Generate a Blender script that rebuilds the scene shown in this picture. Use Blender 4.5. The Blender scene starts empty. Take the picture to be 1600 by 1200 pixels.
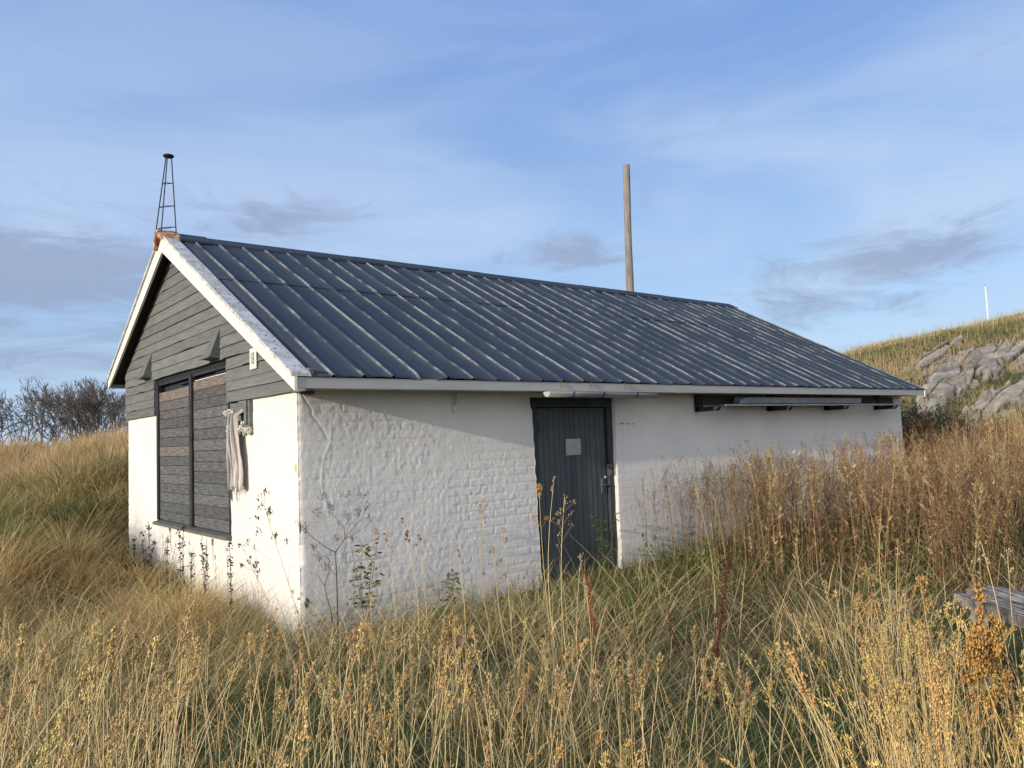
import bpy, bmesh, math, random
import numpy as np
from mathutils import Vector, Matrix

R = math.radians
scene = bpy.context.scene
COL = scene.collection
rng = np.random.default_rng(7)

# ------------------------------------------------------------------ camera
CAM = np.array([-2.5098, -5.8563, 1.4623])
YAW, PITCH, ROLL, FPX = 0.8990, 0.0697, -0.0369, 1238.34
_f = np.array([math.cos(YAW)*math.cos(PITCH), math.sin(YAW)*math.cos(PITCH), math.sin(PITCH)])
_r0 = np.array([math.sin(YAW), -math.cos(YAW), 0.0]); _u0 = np.cross(_r0, _f)
_r = math.cos(ROLL)*_r0 + math.sin(ROLL)*_u0
_u = -math.sin(ROLL)*_r0 + math.cos(ROLL)*_u0
def ray(px, py): return _f + _r*((px-800)/FPX) - _u*((py-600)/FPX)
def at_depth(px, py, D): return CAM + ray(px, py)*D
def on_y(px, py, Y): v = ray(px, py); return CAM + v*((Y-CAM[1])/v[1])
def on_x(px, py, X): v = ray(px, py); return CAM + v*((X-CAM[0])/v[0])
def proj(P):
    v = P - CAM; d = v @ _f
    return 800+FPX*(v @ _r)/d, 600-FPX*(v @ _u)/d, d

cam_data = bpy.data.cameras.new('camera')
cam = bpy.data.objects.new('camera', cam_data); COL.objects.link(cam)
cam_data.sensor_fit = 'HORIZONTAL'; cam_data.sensor_width = 36.0
cam_data.lens = FPX/1600*36.0
cam_data.clip_start = 0.05; cam_data.clip_end = 12000
m = Matrix(((_r[0], _u[0], -_f[0]), (_r[1], _u[1], -_f[1]), (_r[2], _u[2], -_f[2]))).to_4x4()
m.translation = Vector(CAM)
cam.matrix_world = m
scene.camera = cam

# ------------------------------------------------------------------ helpers
def _hash(ix, iy, seed):
    h = (ix.astype(np.int64)*374761393 + iy.astype(np.int64)*668265263 + seed*974634777) & 0x7fffffff
    h = ((h ^ (h >> 13))*1274126177) & 0x7fffffff
    return ((h ^ (h >> 16)) & 0xffff)/65535.0
def vn(x, y, seed=0):
    x = np.asarray(x, float); y = np.asarray(y, float)
    ix = np.floor(x); iy = np.floor(y); fx = x-ix; fy = y-iy
    fx = fx*fx*(3-2*fx); fy = fy*fy*(3-2*fy)
    a = _hash(ix, iy, seed); b = _hash(ix+1, iy, seed); c = _hash(ix, iy+1, seed); d = _hash(ix+1, iy+1, seed)
    return (a*(1-fx)+b*fx)*(1-fy)+(c*(1-fx)+d*fx)*fy
def fbm(x, y, seed=0, o=4):
    t = 0; a = 0.5; s = 0
    for k in range(o):
        t = t+a*vn(np.asarray(x)*2**k, np.asarray(y)*2**k, seed+k*17); s += a; a *= 0.5
    return t/s
def sstep(a, b, x):
    t = np.clip((x-a)/(b-a), 0, 1); return t*t*(3-2*t)

def new_mat(name): 
    mt = bpy.data.materials.new(name); mt.use_nodes = True
    nt = mt.node_tree; nt.nodes.clear()
    out = nt.nodes.new('ShaderNodeOutputMaterial')
    return mt, nt, out
class NT:
    def __init__(s, nt): s.nt = nt
    def n(s, t, **kw):
        nd = s.nt.nodes.new(t)
        for k, v in kw.items():
            if k.startswith('i_'):
                key = k[2:]; key = int(key) if key.isdigit() else key.replace('_', ' ')
                s.set(nd.inputs[key], v)
            else: setattr(nd, k, v)
        return nd
    def set(s, inp, v):
        if isinstance(v, bpy.types.NodeSocket): s.nt.links.new(v, inp)
        elif isinstance(v, bpy.types.Node): s.nt.links.new(v.outputs[0], inp)
        else:
            if inp.type == 'RGBA' and len(v) == 3: v = (*v, 1)
            inp.default_value = v
    def math(s, op, a, b=None, clamp=False):
        nd = s.nt.nodes.new('ShaderNodeMath'); nd.operation = op; nd.use_clamp = clamp
        s.set(nd.inputs[0], a)
        if b is not None: s.set(nd.inputs[1], b)
        return nd.outputs[0]
    def mix(s, fac, a, b, mode='MIX'):
        nd = s.nt.nodes.new('ShaderNodeMix'); nd.data_type = 'RGBA'; nd.blend_type = mode
        s.set(nd.inputs[0], fac); s.set(nd.inputs[6], a); s.set(nd.inputs[7], b)
        return nd.outputs[2]
    def ramp(s, fac, lo, hi):
        nd = s.nt.nodes.new('ShaderNodeMapRange'); nd.interpolation_type = 'SMOOTHSTEP'
        s.set(nd.inputs[0], fac); nd.inputs[1].default_value = lo; nd.inputs[2].default_value = hi
        return nd.outputs[0]
    def noise(s, vec, scale, detail=4, rough=0.55, dist=0.0):
        nd = s.nt.nodes.new('ShaderNodeTexNoise'); s.set(nd.inputs['Vector'], vec)
        nd.inputs['Scale'].default_value = scale; nd.inputs['Detail'].default_value = detail
        nd.inputs['Roughness'].default_value = rough; nd.inputs['Distortion'].default_value = dist
        return nd.outputs[0]
    def obj(s, scale=(1, 1, 1)):
        tc = s.nt.nodes.new('ShaderNodeTexCoord'); mp = s.nt.nodes.new('ShaderNodeMapping')
        s.nt.links.new(tc.outputs['Object'], mp.inputs[0]); mp.inputs['Scale'].default_value = scale
        return mp.outputs[0]
    def attr(s, name='Col'):
        nd = s.nt.nodes.new('ShaderNodeAttribute'); nd.attribute_name = name; return nd
    def sep(s, c):
        nd = s.nt.nodes.new('ShaderNodeSeparateColor'); s.set(nd.inputs[0], c); return nd
    def bump(s, h, strength=0.5, dist=0.01):
        nd = s.nt.nodes.new('ShaderNodeBump'); s.set(nd.inputs['Height'], h)
        nd.inputs['Strength'].default_value = strength; nd.inputs['Distance'].default_value = dist
        return nd.outputs[0]
    def bsdf(s, out, col, rough=0.7, metal=0.0, normal=None, spec=0.3):
        b = s.nt.nodes.new('ShaderNodeBsdfPrincipled')
        s.set(b.inputs['Base Color'], col); s.set(b.inputs['Roughness'], rough); s.set(b.inputs['Metallic'], metal)
        b.inputs['Specular IOR Level'].default_value = spec
        if normal is not None: s.set(b.inputs['Normal'], normal)
        s.nt.links.new(b.outputs[0], out.inputs[0]); return b

def mat_mottle(name, c1, c2, scale=8, stretch=(1, 1, 1), rough=0.75, bump=0.3, bdist=0.004, metal=0.0, spec=0.3, usecol=False, lo=0.35, hi=0.65, c3=None, s3=30, t3=(0.6, 0.7), bscale=4):
    mt, nt, out = new_mat(name); g = NT(nt)
    v = g.obj(stretch); n1 = g.noise(v, scale, 6)
    c = g.mix(g.ramp(n1, lo, hi), c1, c2)
    if c3 is not None:
        c = g.mix(g.ramp(g.noise(v, s3, 5, 0.65), *t3), c, c3)
    if usecol: c = g.mix(1.0, c, g.attr().outputs['Color'], 'MULTIPLY')
    nb = g.noise(v, scale*bscale, 6, 0.65)
    g.bsdf(out, c, rough, metal, g.bump(nb, bump, bdist), spec)
    return mt

class MB:
    def __init__(s): s.V = []; s.F = []; s.C = []; s.col = (1, 1, 1)
    def add(s, vs, fs):
        o = len(s.V); s.V += [tuple(map(float, v)) for v in vs]; s.C += [s.col]*len(vs)
        s.F += [tuple(i+o for i in f) for f in fs]
    def hexa(s, p):   # 8 points: bottom ring 0-3, top ring 4-7
        s.add(p, [(3, 2, 1, 0), (4, 5, 6, 7), (0, 1, 5, 4), (1, 2, 6, 5), (2, 3, 7, 6), (3, 0, 4, 7)])
    def box(s, x0, x1, y0, y1, z0, z1):
        s.hexa([(x0, y0, z0), (x1, y0, z0), (x1, y1, z0), (x0, y1, z0), (x0, y0, z1), (x1, y0, z1), (x1, y1, z1), (x0, y1, z1)])
    def prism(s, poly, off):
        n = len(poly); off = np.array(off); a = [np.array(q, float) for q in poly]; b = [q+off for q in a]
        s.add(a+b, [tuple(range(n))[::-1], tuple(range(n, 2*n))]+[(i, (i+1) % n, n+(i+1) % n, n+i) for i in range(n)])
    def tube(s, pts, rad, n=6, cap=True):
        pts = [np.array(q, float) for q in pts]; k = len(pts)
        if not hasattr(rad, '__len__'): rad = [rad]*k
        t0 = pts[-1]-pts[0]; ref = np.array([0, 0, 1.0]) if abs(t0[2]) < 0.9*np.linalg.norm(t0) else np.array([1.0, 0, 0])
        vs = []
        for i in range(k):
            t = pts[min(i+1, k-1)]-pts[max(i-1, 0)]; t = t/(np.linalg.norm(t)+1e-9)
            a = np.cross(t, ref); a /= np.linalg.norm(a)+1e-9; b = np.cross(t, a)
            for j in range(n):
                w = 2*math.pi*j/n; vs.append(pts[i]+rad[i]*(a*math.cos(w)+b*math.sin(w)))
        fs = [(i*n+j, i*n+(j+1) % n, (i+1)*n+(j+1) % n, (i+1)*n+j) for i in range(k-1) for j in range(n)]
        if cap: fs += [tuple(range(n))[::-1], tuple(range((k-1)*n, k*n))]
        s.add(vs, fs)
    def leaf(s, p, d, nrm, L, W, fold=0.25):
        p = np.array(p, float); d = np.array(d, float); d /= np.linalg.norm(d)+1e-9
        sd = np.cross(d, nrm); sd /= np.linalg.norm(sd)+1e-9; up = np.cross(sd, d)
        q = [p, p+d*L*.35+sd*W*.5+up*W*fold, p+d*L*.75+sd*W*.38+up*W*fold*.6, p+d*L, p+d*L*.75-sd*W*.38+up*W*fold*.6, p+d*L*.35-sd*W*.5+up*W*fold, p+d*L*.4, p+d*L*.75]
        s.add(q, [(0, 1, 6), (1, 2, 7, 6), (2, 3, 7), (0, 6, 5), (6, 7, 4, 5), (7, 3, 4)])
    def diamond(s, p, d, L, W):
        p = np.array(p, float); d = np.array(d, float); d /= np.linalg.norm(d)+1e-9
        a = np.cross(d, [0.31, 0.52, 0.8]); a /= np.linalg.norm(a)+1e-9; b = np.cross(d, a)
        q = [p]+[p+d*L*.4+W*.5*(a*math.cos(w)+b*math.sin(w)) for w in (0, 2.09, 4.19)]+[p+d*L]
        s.add(q, [(0, 2, 1), (0, 3, 2), (0, 1, 3), (4, 1, 2), (4, 2, 3), (4, 3, 1)])
    def build(s, name, mat, parent=None, smooth=False, bevel=0.0, org=None):
        me = bpy.data.meshes.new(name)
        V = np.array(s.V, float)
        base = np.zeros(3)
        if org is not None: base = np.array(org, float)
        elif parent is not None: base = np.array(world_loc(parent))
        me.from_pydata((V-base).tolist(), [], s.F); me.update()
        at = me.color_attributes.new('Col', 'FLOAT_COLOR', 'POINT')
        C = np.ones((len(V), 4), np.float32); C[:, :3] = np.array(s.C, np.float32); at.data.foreach_set('color', C.ravel())
        o = link(name, me, mat, parent)
        if parent is None: o.location = base
        if smooth: me.polygons.foreach_set('use_smooth', [True]*len(me.polygons))
        if bevel:
            b = o.modifiers.new('bevel', 'BEVEL'); b.width = bevel; b.segments = 2; b.limit_method = 'ANGLE'; b.angle_limit = R(40)
        return o
def world_loc(o):
    v = Vector((0, 0, 0))
    while o is not None: v = v+o.location; o = o.parent
    return v
def link(name, me, mat, parent=None):
    me.materials.append(mat)
    o = bpy.data.objects.new(name, me); COL.objects.link(o)
    if parent is not None: o.parent = parent
    return o
def np_mesh(name, V, Q, mat, parent=None, C=None, smooth=False, tri=False):
    """V (n,3), Q (m,k) index array or list of such arrays"""
    me = bpy.data.meshes.new(name); V = np.ascontiguousarray(V, np.float32)
    Qs = Q if isinstance(Q, list) else [Q]
    me.vertices.add(len(V)); me.vertices.foreach_set('co', V.ravel())
    nl = sum(q.size for q in Qs); npoly = sum(len(q) for q in Qs)
    me.loops.add(nl); me.loops.foreach_set('vertex_index', np.concatenate([q.ravel() for q in Qs]).astype(np.int32))
    me.polygons.add(npoly)
    tot = np.concatenate([np.full(len(q), q.shape[1]) for q in Qs]); st = np.concatenate([[0], np.cumsum(tot)[:-1]])
    me.polygons.foreach_set('loop_start', st.astype(np.int32))
    if smooth: me.polygons.foreach_set('use_smooth', np.ones(npoly, bool))
    me.update(calc_edges=True); me.validate()
    if C is not None:
        at = me.color_attributes.new('Col', 'FLOAT_COLOR', 'POINT')
        CC = np.ones((len(V), 4), np.float32); CC[:, :3] = C; at.data.foreach_set('color', CC.ravel())
    return link(name, me, mat, parent)
def grid_faces(nx, ny):
    i = np.arange(nx-1)[:, None]*ny+np.arange(ny-1)[None, :]
    return np.stack([i, i+ny, i+ny+1, i+1], -1).reshape(-1, 4)
def tag(o, label=None, cat=None, group=None, kind=None):
    if label: o['label'] = label
    if cat: o['category'] = cat
    if group: o['group'] = group
    if kind: o['kind'] = kind
    return o
def empty(name, loc, label, cat, group=None):
    o = bpy.data.objects.new(name, None); COL.objects.link(o); o.location = loc; o.empty_display_size = 0.1
    return tag(o, label, cat, group)
def part_empty(name, parent, label=None):
    o = bpy.data.objects.new(name, None); COL.objects.link(o); o.parent = parent
    if label: o['label'] = label
    return o

# ------------------------------------------------------------------ terrain
def gp(px, py, D, veg): q = at_depth(px, py, D); return (q[0], q[1], q[2]-veg)
ctrl = [(0, 0, -.06), (1.2, -.3, -.03), (2.4, -.3, .04), (3.5, -.3, .07), (5, -.4, .12), (7, -.5, .22), (9.8, -.5, .32), (0, 5.4, .14), (-.3, 4.2, .14),
        (-.3, 2.5, .06), (-.2, 1, 0), (-2.5, -5.9, -.14), (-4.2, -3, -.05), (-1, -2, -.05), (.4, -1.5, 0), (.9, -3.3, -.05), (2, -4.2, .02), (3, -5.4, .05),
        (4, -3, .12), (6, -4, .25), (8, -3, .33), (-3, 0, .05), (-3, 3, .22), (-2, 4.5, .25), (12, -1, .5), (14, -4, .55), (11.5, 2, .6), (16, 0, .8), (9, -7, .4),
        (3, 7.2, 1.0), (7, 7, 1.1), (12, 5.5, 1.1), (3, 2.5, .3), (7, 2.5, .4), (-8, -8, -.2), (-10, 0, .2), (0, -12, -.2), (10, -12, .3), (-8, 8, .7), (2, -9, 0), (-20, -20, -.4), (20, -20, .4),
        gp(0, 706, 17, .55), gp(100, 690, 16.5, .55), gp(200, 674, 16, .5), gp(-200, 722, 17, .55), gp(60, 770, 12.5, .2), gp(160, 755, 12.5, .2), gp(80, 850, 9.5, .15), gp(170, 850, 9.5, .2), gp(-150, 800, 12, .2),
        gp(0, 690, 26, 1.0), gp(200, 670, 26, 1.0), gp(-300, 710, 26, .9), gp(300, 660, 26, .6), gp(0, 690, 45, 1.6), gp(250, 670, 45, 1.6),
        gp(1420, 655, 20, .5), gp(1620, 645, 19, .6), gp(1430, 600, 25.5, .1), gp(1600, 580, 26, .1), gp(1330, 556, 34, .25), gp(1450, 523, 35, .25), gp(1600, 490, 36, .25), gp(1720, 462, 36, .25),
        gp(1520, 560, 30, .1), gp(1250, 585, 34, .2), gp(1100, 610, 34, .2), gp(900, 640, 36, .2), gp(1330, 565, 50, .3), gp(1600, 520, 50, .3), gp(1900, 600, 22, .4), gp(1900, 430, 38, .3)]
ctrl = np.array(ctrl)
def _phi(r2): return 0.5*r2*np.log(r2+1e-9)
_d2 = ((ctrl[:, None, :2]-ctrl[None, :, :2])**2).sum(-1)
_n = len(ctrl); _A = np.zeros((_n+3, _n+3)); _A[:_n, :_n] = _phi(_d2)+np.eye(_n)*0.05
_A[:_n, _n] = 1; _A[:_n, _n+1:] = ctrl[:, :2]; _A[_n:, :_n] = _A[:_n, _n:].T
_W = np.linalg.solve(_A, np.concatenate([ctrl[:, 2], [0, 0, 0]]))
def ground(x, y):
    x = np.asarray(x, float); y = np.asarray(y, float); sh = x.shape; x = x.ravel(); y = y.ravel()
    z = np.empty(len(x))
    for s in range(0, len(x), 40000):
        X = x[s:s+40000]; Y = y[s:s+40000]
        z[s:s+40000] = _phi((X[:, None]-ctrl[:, 0])**2+(Y[:, None]-ctrl[:, 1])**2) @ _W[:_n]+_W[_n]+_W[_n+1]*X+_W[_n+2]*Y
    z = np.clip(z, -1.2, 9)
    d = np.hypot(x-8, y-6); w = 1-sstep(42, 90, d)
    z = z*w+0.3*(1-w)
    amp = sstep(1.0, 6, np.hypot(x+2.5, y+5.86))
    house = (1-sstep(0, 1.2, np.maximum(np.maximum(-x, x-9.8), np.maximum(-y, y-5.4))))
    bank = sstep(6.2, 8.5, np.hypot(x-CAM[0], y-CAM[1]))*(1-sstep(.2, 1.0, x-.1))*(1-sstep(22, 28, y))
    z = z+bank*(fbm(x*.75+9, y*.75, 15, 2)-.5)*.75
    z = z+(fbm(x*.45, y*.45, 5, 4)-.5)*.34*amp*(1-house)
    return z.reshape(sh)
def gz(x, y): return float(ground(np.array([x]), np.array([y]))[0])
# ------------------------------------------------------------------ house constants
W_, L_ = 5.378, 9.78
GO, EO, EOL = 0.1704, 0.3495, 0.3276
EZ, RZ, YR = 1.9904, 3.8118, 3.1093
SL = (RZ-EZ)/(YR+EO); SLL = SL
XF = 9.827
YL = W_+EOL
EZL = RZ-SLL*(YL-YR)
def roofz(y): return RZ-SL*abs(y-YR)

house = empty('house', (0, 0, 0), 'low whitewashed brick hut with dark ribbed metal roof and boarded gable', 'house')

# ---- materials
def wall_material():
    mt, nt, out = new_mat('whitewash'); g = NT(nt)
    v = g.obj()
    c = g.mix(g.ramp(g.noise(v, 1.3, 5, .6), .3, .75), (0.735, 0.72, 0.68), (0.645, 0.64, 0.615))
    st = g.noise(g.obj((9, 9, .7)), 2.2, 5, .6)
    c = g.mix(g.math('MULTIPLY', g.ramp(st, .56, .78), .35), c, (0.52, 0.51, 0.47))
    c = g.mix(g.ramp(g.noise(v, 46, 3, .6), .70, .76), c, (0.45, 0.43, 0.38))
    c = g.mix(1.0, c, g.attr().outputs['Color'], 'MULTIPLY')
    h = g.math('ADD', g.noise(v, 85, 6, .65), g.math('MULTIPLY', g.noise(g.obj((1, 1, .55)), 26, 5, .65), 1.3))
    g.bsdf(out, c, .78, 0, g.bump(h, .55, .007), .25); return mt
M_wall = wall_material()
M_siding = mat_mottle('grey_painted_boards', (0.118, 0.123, 0.119), (0.158, 0.163, 0.156), 3, (2, 1.2, 16), .75, .5, .004, usecol=True, c3=(.06, .06, .055), s3=4, t3=(.66, .74))
M_shut = mat_mottle('weathered_planks', (0.062, 0.065, 0.071), (0.13, 0.132, 0.136), 4, (2, 1.6, 22), .85, .6, .004, usecol=True, c3=(.16, .15, .14), s3=5, t3=(.62, .72))
M_black = mat_mottle('dark_frame_paint', (0.018, 0.020, 0.022), (0.032, 0.034, 0.036), 6, (1, 1, 1), .6, .2)
M_door = mat_mottle('slate_door_paint', (0.058, 0.072, 0.078), (0.076, 0.092, 0.098), 3, (4, 4, .6), .55, .3, .002, usecol=True, c3=(.06, .068, .07), s3=12, t3=(.68, .76))
M_doorf = mat_mottle('slate_frame_paint', (0.03, 0.037, 0.044), (0.042, 0.05, 0.057), 5, (1, 1, 1), .6, .25)
M_trim = mat_mottle('white_trim_paint', (0.80, 0.77, 0.68), (0.70, 0.68, 0.60), 5, (2, 2, 2), .65, .25, .003, c3=(.45, .42, .36), s3=34, t3=(.70, .76))
M_fascia = mat_mottle('grey_white_fascia', (0.42, 0.42, 0.40), (0.36, 0.36, 0.345), 3, (.6, 3, 6), .7, .3, .002)
M_peel = mat_mottle('peeling_white_flashing', (0.60, 0.60, 0.58), (0.42, 0.42, 0.40), 7, (1, 1, 1), .8, .3, .002, c3=(.10, .095, .085), s3=26, t3=(.56, .66))
M_deck = mat_mottle('dark_soffit_boards', (0.012, 0.014, 0.02), (0.02, 0.022, 0.028), 4)
M_steel = mat_mottle('dull_steel', (0.20, 0.195, 0.185), (0.15, 0.145, 0.14), 20, rough=.45, metal=.7, bump=.1)
M_rust = mat_mottle('rust', (0.23, 0.085, 0.03), (0.36, 0.14, 0.05), 18, rough=.9, bump=.5, bdist=.002)
M_lichen = mat_mottle('lichened_cap', (0.50, 0.42, 0.30), (0.40, 0.17, 0.06), 14, rough=.9, bump=.7, bdist=.004, c3=(.16, .04, .035), s3=12, t3=(.5, .6))
M_plaque = mat_mottle('plaque_metal', (0.44, 0.40, 0.35), (0.38, 0.35, 0.31), 8, rough=.4, metal=.35, bump=.05)
M_gutter = mat_mottle('grey_gutter', (0.27, 0.285, 0.30), (0.20, 0.215, 0.23), 6, (.7, 2, 2), rough=.45, bump=.1, metal=.2)
M_iron = mat_mottle('dark_iron', (0.022, 0.02, 0.026), (0.04, 0.03, 0.03), 25, rough=.7, bump=.3, metal=.3)
M_ink = mat_mottle('ink', (0.10, 0.095, 0.09), (0.14, 0.13, 0.12), 10, bump=.0)
M_white = mat_mottle('white_plastic', (0.74, 0.73, 0.69), (0.66, 0.65, 0.61), 10, rough=.5, bump=.05)
M_bracket = mat_mottle('tarred_bracket', (0.022, 0.024, 0.034), (0.04, 0.042, 0.05), 8, bump=.3)
M_oldwood = mat_mottle('grey_old_wood', (0.27, 0.245, 0.215), (0.13, 0.118, 0.105), 5, (3, 3, 3), .9, .5, .004, usecol=True)

def roof_material():
    mt, nt, out = new_mat('ribbed_roof_metal'); g = NT(nt)
    a = g.sep(g.attr().outputs['Color']); crest, rnd, lap = a.outputs[0], a.outputs[1], a.outputs[2]
    v = g.obj()
    base = g.mix(g.ramp(g.noise(v, 1.1, 5, .6), .3, .7), (0.026, 0.037, 0.054), (0.040, 0.052, 0.070))
    base = g.mix(g.math('MULTIPLY', g.ramp(g.noise(g.obj((9, 1.6, 1.6)), 1.5, 5, .65), .5, .8), .5), base, (0.066, 0.078, 0.092))
    base = g.mix(g.ramp(g.noise(g.obj((3, 3, 3)), 6, 6, .75), .60, .72), base, (0.085, 0.093, 0.10))
    # worn rib crests: streaks along the slope, different for each rib
    sh = g.n('ShaderNodeCombineXYZ', i_X=g.math('MULTIPLY', rnd, 40.0), i_Y=0.0, i_Z=g.math('MULTIPLY', rnd, 17.0))
    vv = g.n('ShaderNodeVectorMath', operation='ADD', i_0=g.obj((6, 2.2, 2.2)), i_1=sh.outputs[0]).outputs[0]
    wear = g.ramp(g.math('ADD', g.noise(vv, 1.1, 6, .7), g.math('MULTIPLY', g.math('SUBTRACT', rnd, .5), .16)), .40, .60)
    fine = g.ramp(g.noise(g.obj((14, 5, 5)), 9, 4, .7), .30, .55)
    pale = g.mix(g.ramp(g.noise(vv, 2.3, 3), .45, .65), (0.37, 0.37, 0.345), (0.22, 0.245, 0.235))
    pale = g.mix(g.ramp(g.noise(vv, .9, 4), .60, .68), pale, (0.17, 0.10, 0.075))
    c = g.mix(g.math('MULTIPLY', crest, g.math('MULTIPLY', wear, fine)), base, pale)
    c = g.mix(lap, c, (0.02, 0.025, 0.035))
    g.bsdf(out, c, .62, .0, g.bump(g.noise(v, 30, 5), .15, .003), .2); return mt
M_roof = roof_material()

# ---- walls : near gable + front as one sheet of real relief
OPX0, OPX1, OPZ = 2.385, 3.512, 1.86          # door opening
WY0, WY1, WZ0, WZ1 = 1.505, 3.985, 0.66, 1.905   # shutter opening (reaches into the siding)
HY0, HY1, HZ0 = 0.985, 1.49, 1.63             # small hatch beside it
def lines(a, b, step, extra):
    xs = list(np.arange(a, b, step))+[b]
    xs = [x for x in xs if all(abs(x-e) > step*.45 for e in extra)]+list(extra)
    return np.array(sorted(set(xs)))
def wall_mesh():
    S = np.concatenate([lines(-W_, -.05, .014, [-WY1, -WY0, -HY1, -HY0]), np.linspace(-.05, .05, 15)[1:-1], lines(.05, OPX0, .0085, [OPX0]), lines(OPX0+.0115, L_, .0115, [OPX1])])
    Z = lines(-.30, 2.14, .0088, [WZ0, HZ0, OPZ, 1.9])
    s, z = np.meshgrid(S, Z, indexing='ij')
    sw = s.copy()
    # ragged door opening edges
    wl = np.clip(1-np.abs(s-OPX0)/.22, 0, 1)*(s > 0)
    xl = 2.376+.045*(1.85-z)/1.7+(vn(z*13, z*0, 3)-.5)*.013+.05*sstep(1.72, 1.78, z)*-.45
    sw += wl*(xl-OPX0)
    wr = np.clip(1-np.abs(s-OPX1)/.15, 0, 1)*(s > 0)
    sw += wr*((vn(z*9, z*0, 8)-.5)*.012)
    front = sstep(-.01, .01, s)
    # brick relief
    course = .075; row = np.floor(z/course); fz = z/course-row
    bl = .27; u = s/bl+.5*(row % 2)+.06*(vn(row*7.3, row*0, 2)); fx = u-np.floor(u)
    dz = np.minimum(fz, 1-fz)*course; dx = np.minimum(fx, 1-fx)*bl
    jz = 1-sstep(.002, .011, dz+(vn(s*14, z*14, 4)-.5)*.010); jx = 1-sstep(.002, .010, dx+(vn(s*17, z*17, 5)-.5)*.010)
    show = .10+.90*sstep(.44, .60, fbm(s*1.7, z*2.6, 11, 3))
    face = (_hash(np.floor(u), row, 21)-.5)
    left = 1-sstep(2.3, 3.4, s)
    A = (-.0032*np.maximum(jz*(.35+.65*show), jx*show)+.0020*face*show)
    lump = (fbm(s*9, z*11, 31, 5)-.5)*.0050*(.35+.65*left)+(fbm(s*2.2, z*2.2, 33, 3)-.5)*.006+(fbm(s*34, z*27, 35, 3)-.5)*.0038*(.5+.5*left)*(.5+sstep(.4, .6, fbm(s*2+3, z*2, 37, 2)))
    crackx = .28+.05*np.sin(z*4)+(vn(z*6, z*0, 41)-.5)*.06+.12*np.clip(1.55-z, -1, .2)*-.2
    ridge = .0026*np.exp(-((s-crackx)/.009)**2)*sstep(.8, .95, z)*(1-sstep(1.55, 1.7, z))
    crk2x = .02+(1.9-z)*.62+(vn(z*17, z*0, 43)-.5)*.03
    crack = -.007*np.exp(-((s-crk2x)/.006)**2)*sstep(1.5, 1.53, z)*(s > 0)
    Df = A*(.55+.45*left)+lump+ridge+crack
    rowg = np.floor(z/.2); fg = z/.2-rowg
    Dg = -.0030*(1-sstep(.006, .016, np.minimum(fg, 1-fg)*.2))*sstep(.35, .6, fbm(s*1.3, z*3, 51, 2))+(fbm(s*4, z*6, 53, 4)-.5)*.010+(fbm(s*24, z*30, 55, 3)-.5)*.0025
    D = Df*front+Dg*(1-front)
    edge = np.exp(-(s/.028)**2)
    D = D*(1-.4*edge)-edge*(.006+.012*vn(z*26, z*0, 61)+.02*sstep(.72, .8, vn(z*9, z*0, 62)))
    th = np.clip((sw+.022)/.044, 0, 1)*math.pi/2
    nx = -np.cos(th); ny = -np.sin(th)
    bx = np.where(sw > 0, sw, 0); by = np.where(sw < 0, -sw, 0)
    V = np.stack([bx+nx*D, by+ny*D, z], -1)
    # paint colour: stains and chips, and shade painted along the wall foot
    C = np.ones(s.shape+(3,))
    def blot(mask, col):
        nonlocal C
        C = C*(1-mask[..., None])+np.array(col)*mask[..., None]
    y = -s
    g_ = (s < 0)
    streak = sstep(.55, .75, vn(y*42, z*1.2, 71))*sstep(.0, .35, .66-z)*sstep(-.2, .25, z)*((y > 1.55) & (y < 3.3))*g_
    blot(streak*.5, (.50, .49, .46))
    for (yy, z0) in ((3.482, .60), (2.022, .55)):
        mm = np.exp(-((y-yy+(z0-z)*.02)/.016)**2)*sstep(0, .03, z0+.02-z)*(1-sstep(.08, .26, z0-z))*g_
        blot(mm*.9, (.62, .30, .12))
    mm = np.exp(-((y-.035)/.014)**2-((z-1.30)/.035)**2)*g_; blot(np.clip(mm*1.2, 0, .8), (.75, .42, .16))
    chips = sstep(.74, .78, vn(s*34, z*26, 81)*.6+vn(s*11, z*9, 82)*.4)*sstep(.75, .1, z)*(np.abs(s) < .22)
    chips = np.maximum(chips, sstep(.74, .78, vn(s*30, z*30, 83)*.5+vn(s*9, z*9, 84)*.5)*sstep(.38, 0.02, z)*(s > -.9)*(s < 2.4))
    for (cs, cz, rs, rz) in ((.06, .265, .022, .04), (-.03, .30, .022, .010), (-.05, .20, .012, .014), (.012, .84, .018, .045), (-.03, .1, .018, .02)):
        chips = np.maximum(chips, 1-sstep(.7, 1.1, np.hypot((s-cs)/rs, (z-cz)/rz)+(vn(s*60, z*60, 85)-.5)*.5))
    blot(chips, (.13, .13, .12))
    foot_shade = sstep(.30, -.1, z+(fbm(s*3, z*3, 91, 3)-.5)*.35); blot(foot_shade*.6, (.50, .50, .42))  # wall foot darkened in the paint, standing in for slight shade
    dark = sstep(.52, .55, vn(s*60, z*9, 93))*np.exp(-((z-1.585-(vn(s*8, z*0, 94)-.5)*.01)/.006)**2)*((s > 3.52) & (s < 3.85)); blot(np.clip(dark*1.3, 0, 1), (.10, .10, .10))
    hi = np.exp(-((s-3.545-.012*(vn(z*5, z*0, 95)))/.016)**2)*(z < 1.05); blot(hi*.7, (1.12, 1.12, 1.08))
    nS, nZ = s.shape
    Q = grid_faces(nS, nZ)
    cs = .25*(s.ravel()[Q].sum(1)); cz = .25*(z.ravel()[Q].sum(1))
    drop = ((cs > OPX0) & (cs < OPX1) & (cz < OPZ)) | ((-cs > WY0) & (-cs < WY1) & (cz > WZ0)) | ((-cs > HY0) & (-cs < HY1) & (cz > HZ0) & (cz < 1.9))
    Q = Q[~drop]
    V = V.reshape(-1, 3); C = C.reshape(-1, 3)
    # reveals
    extra = []
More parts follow.
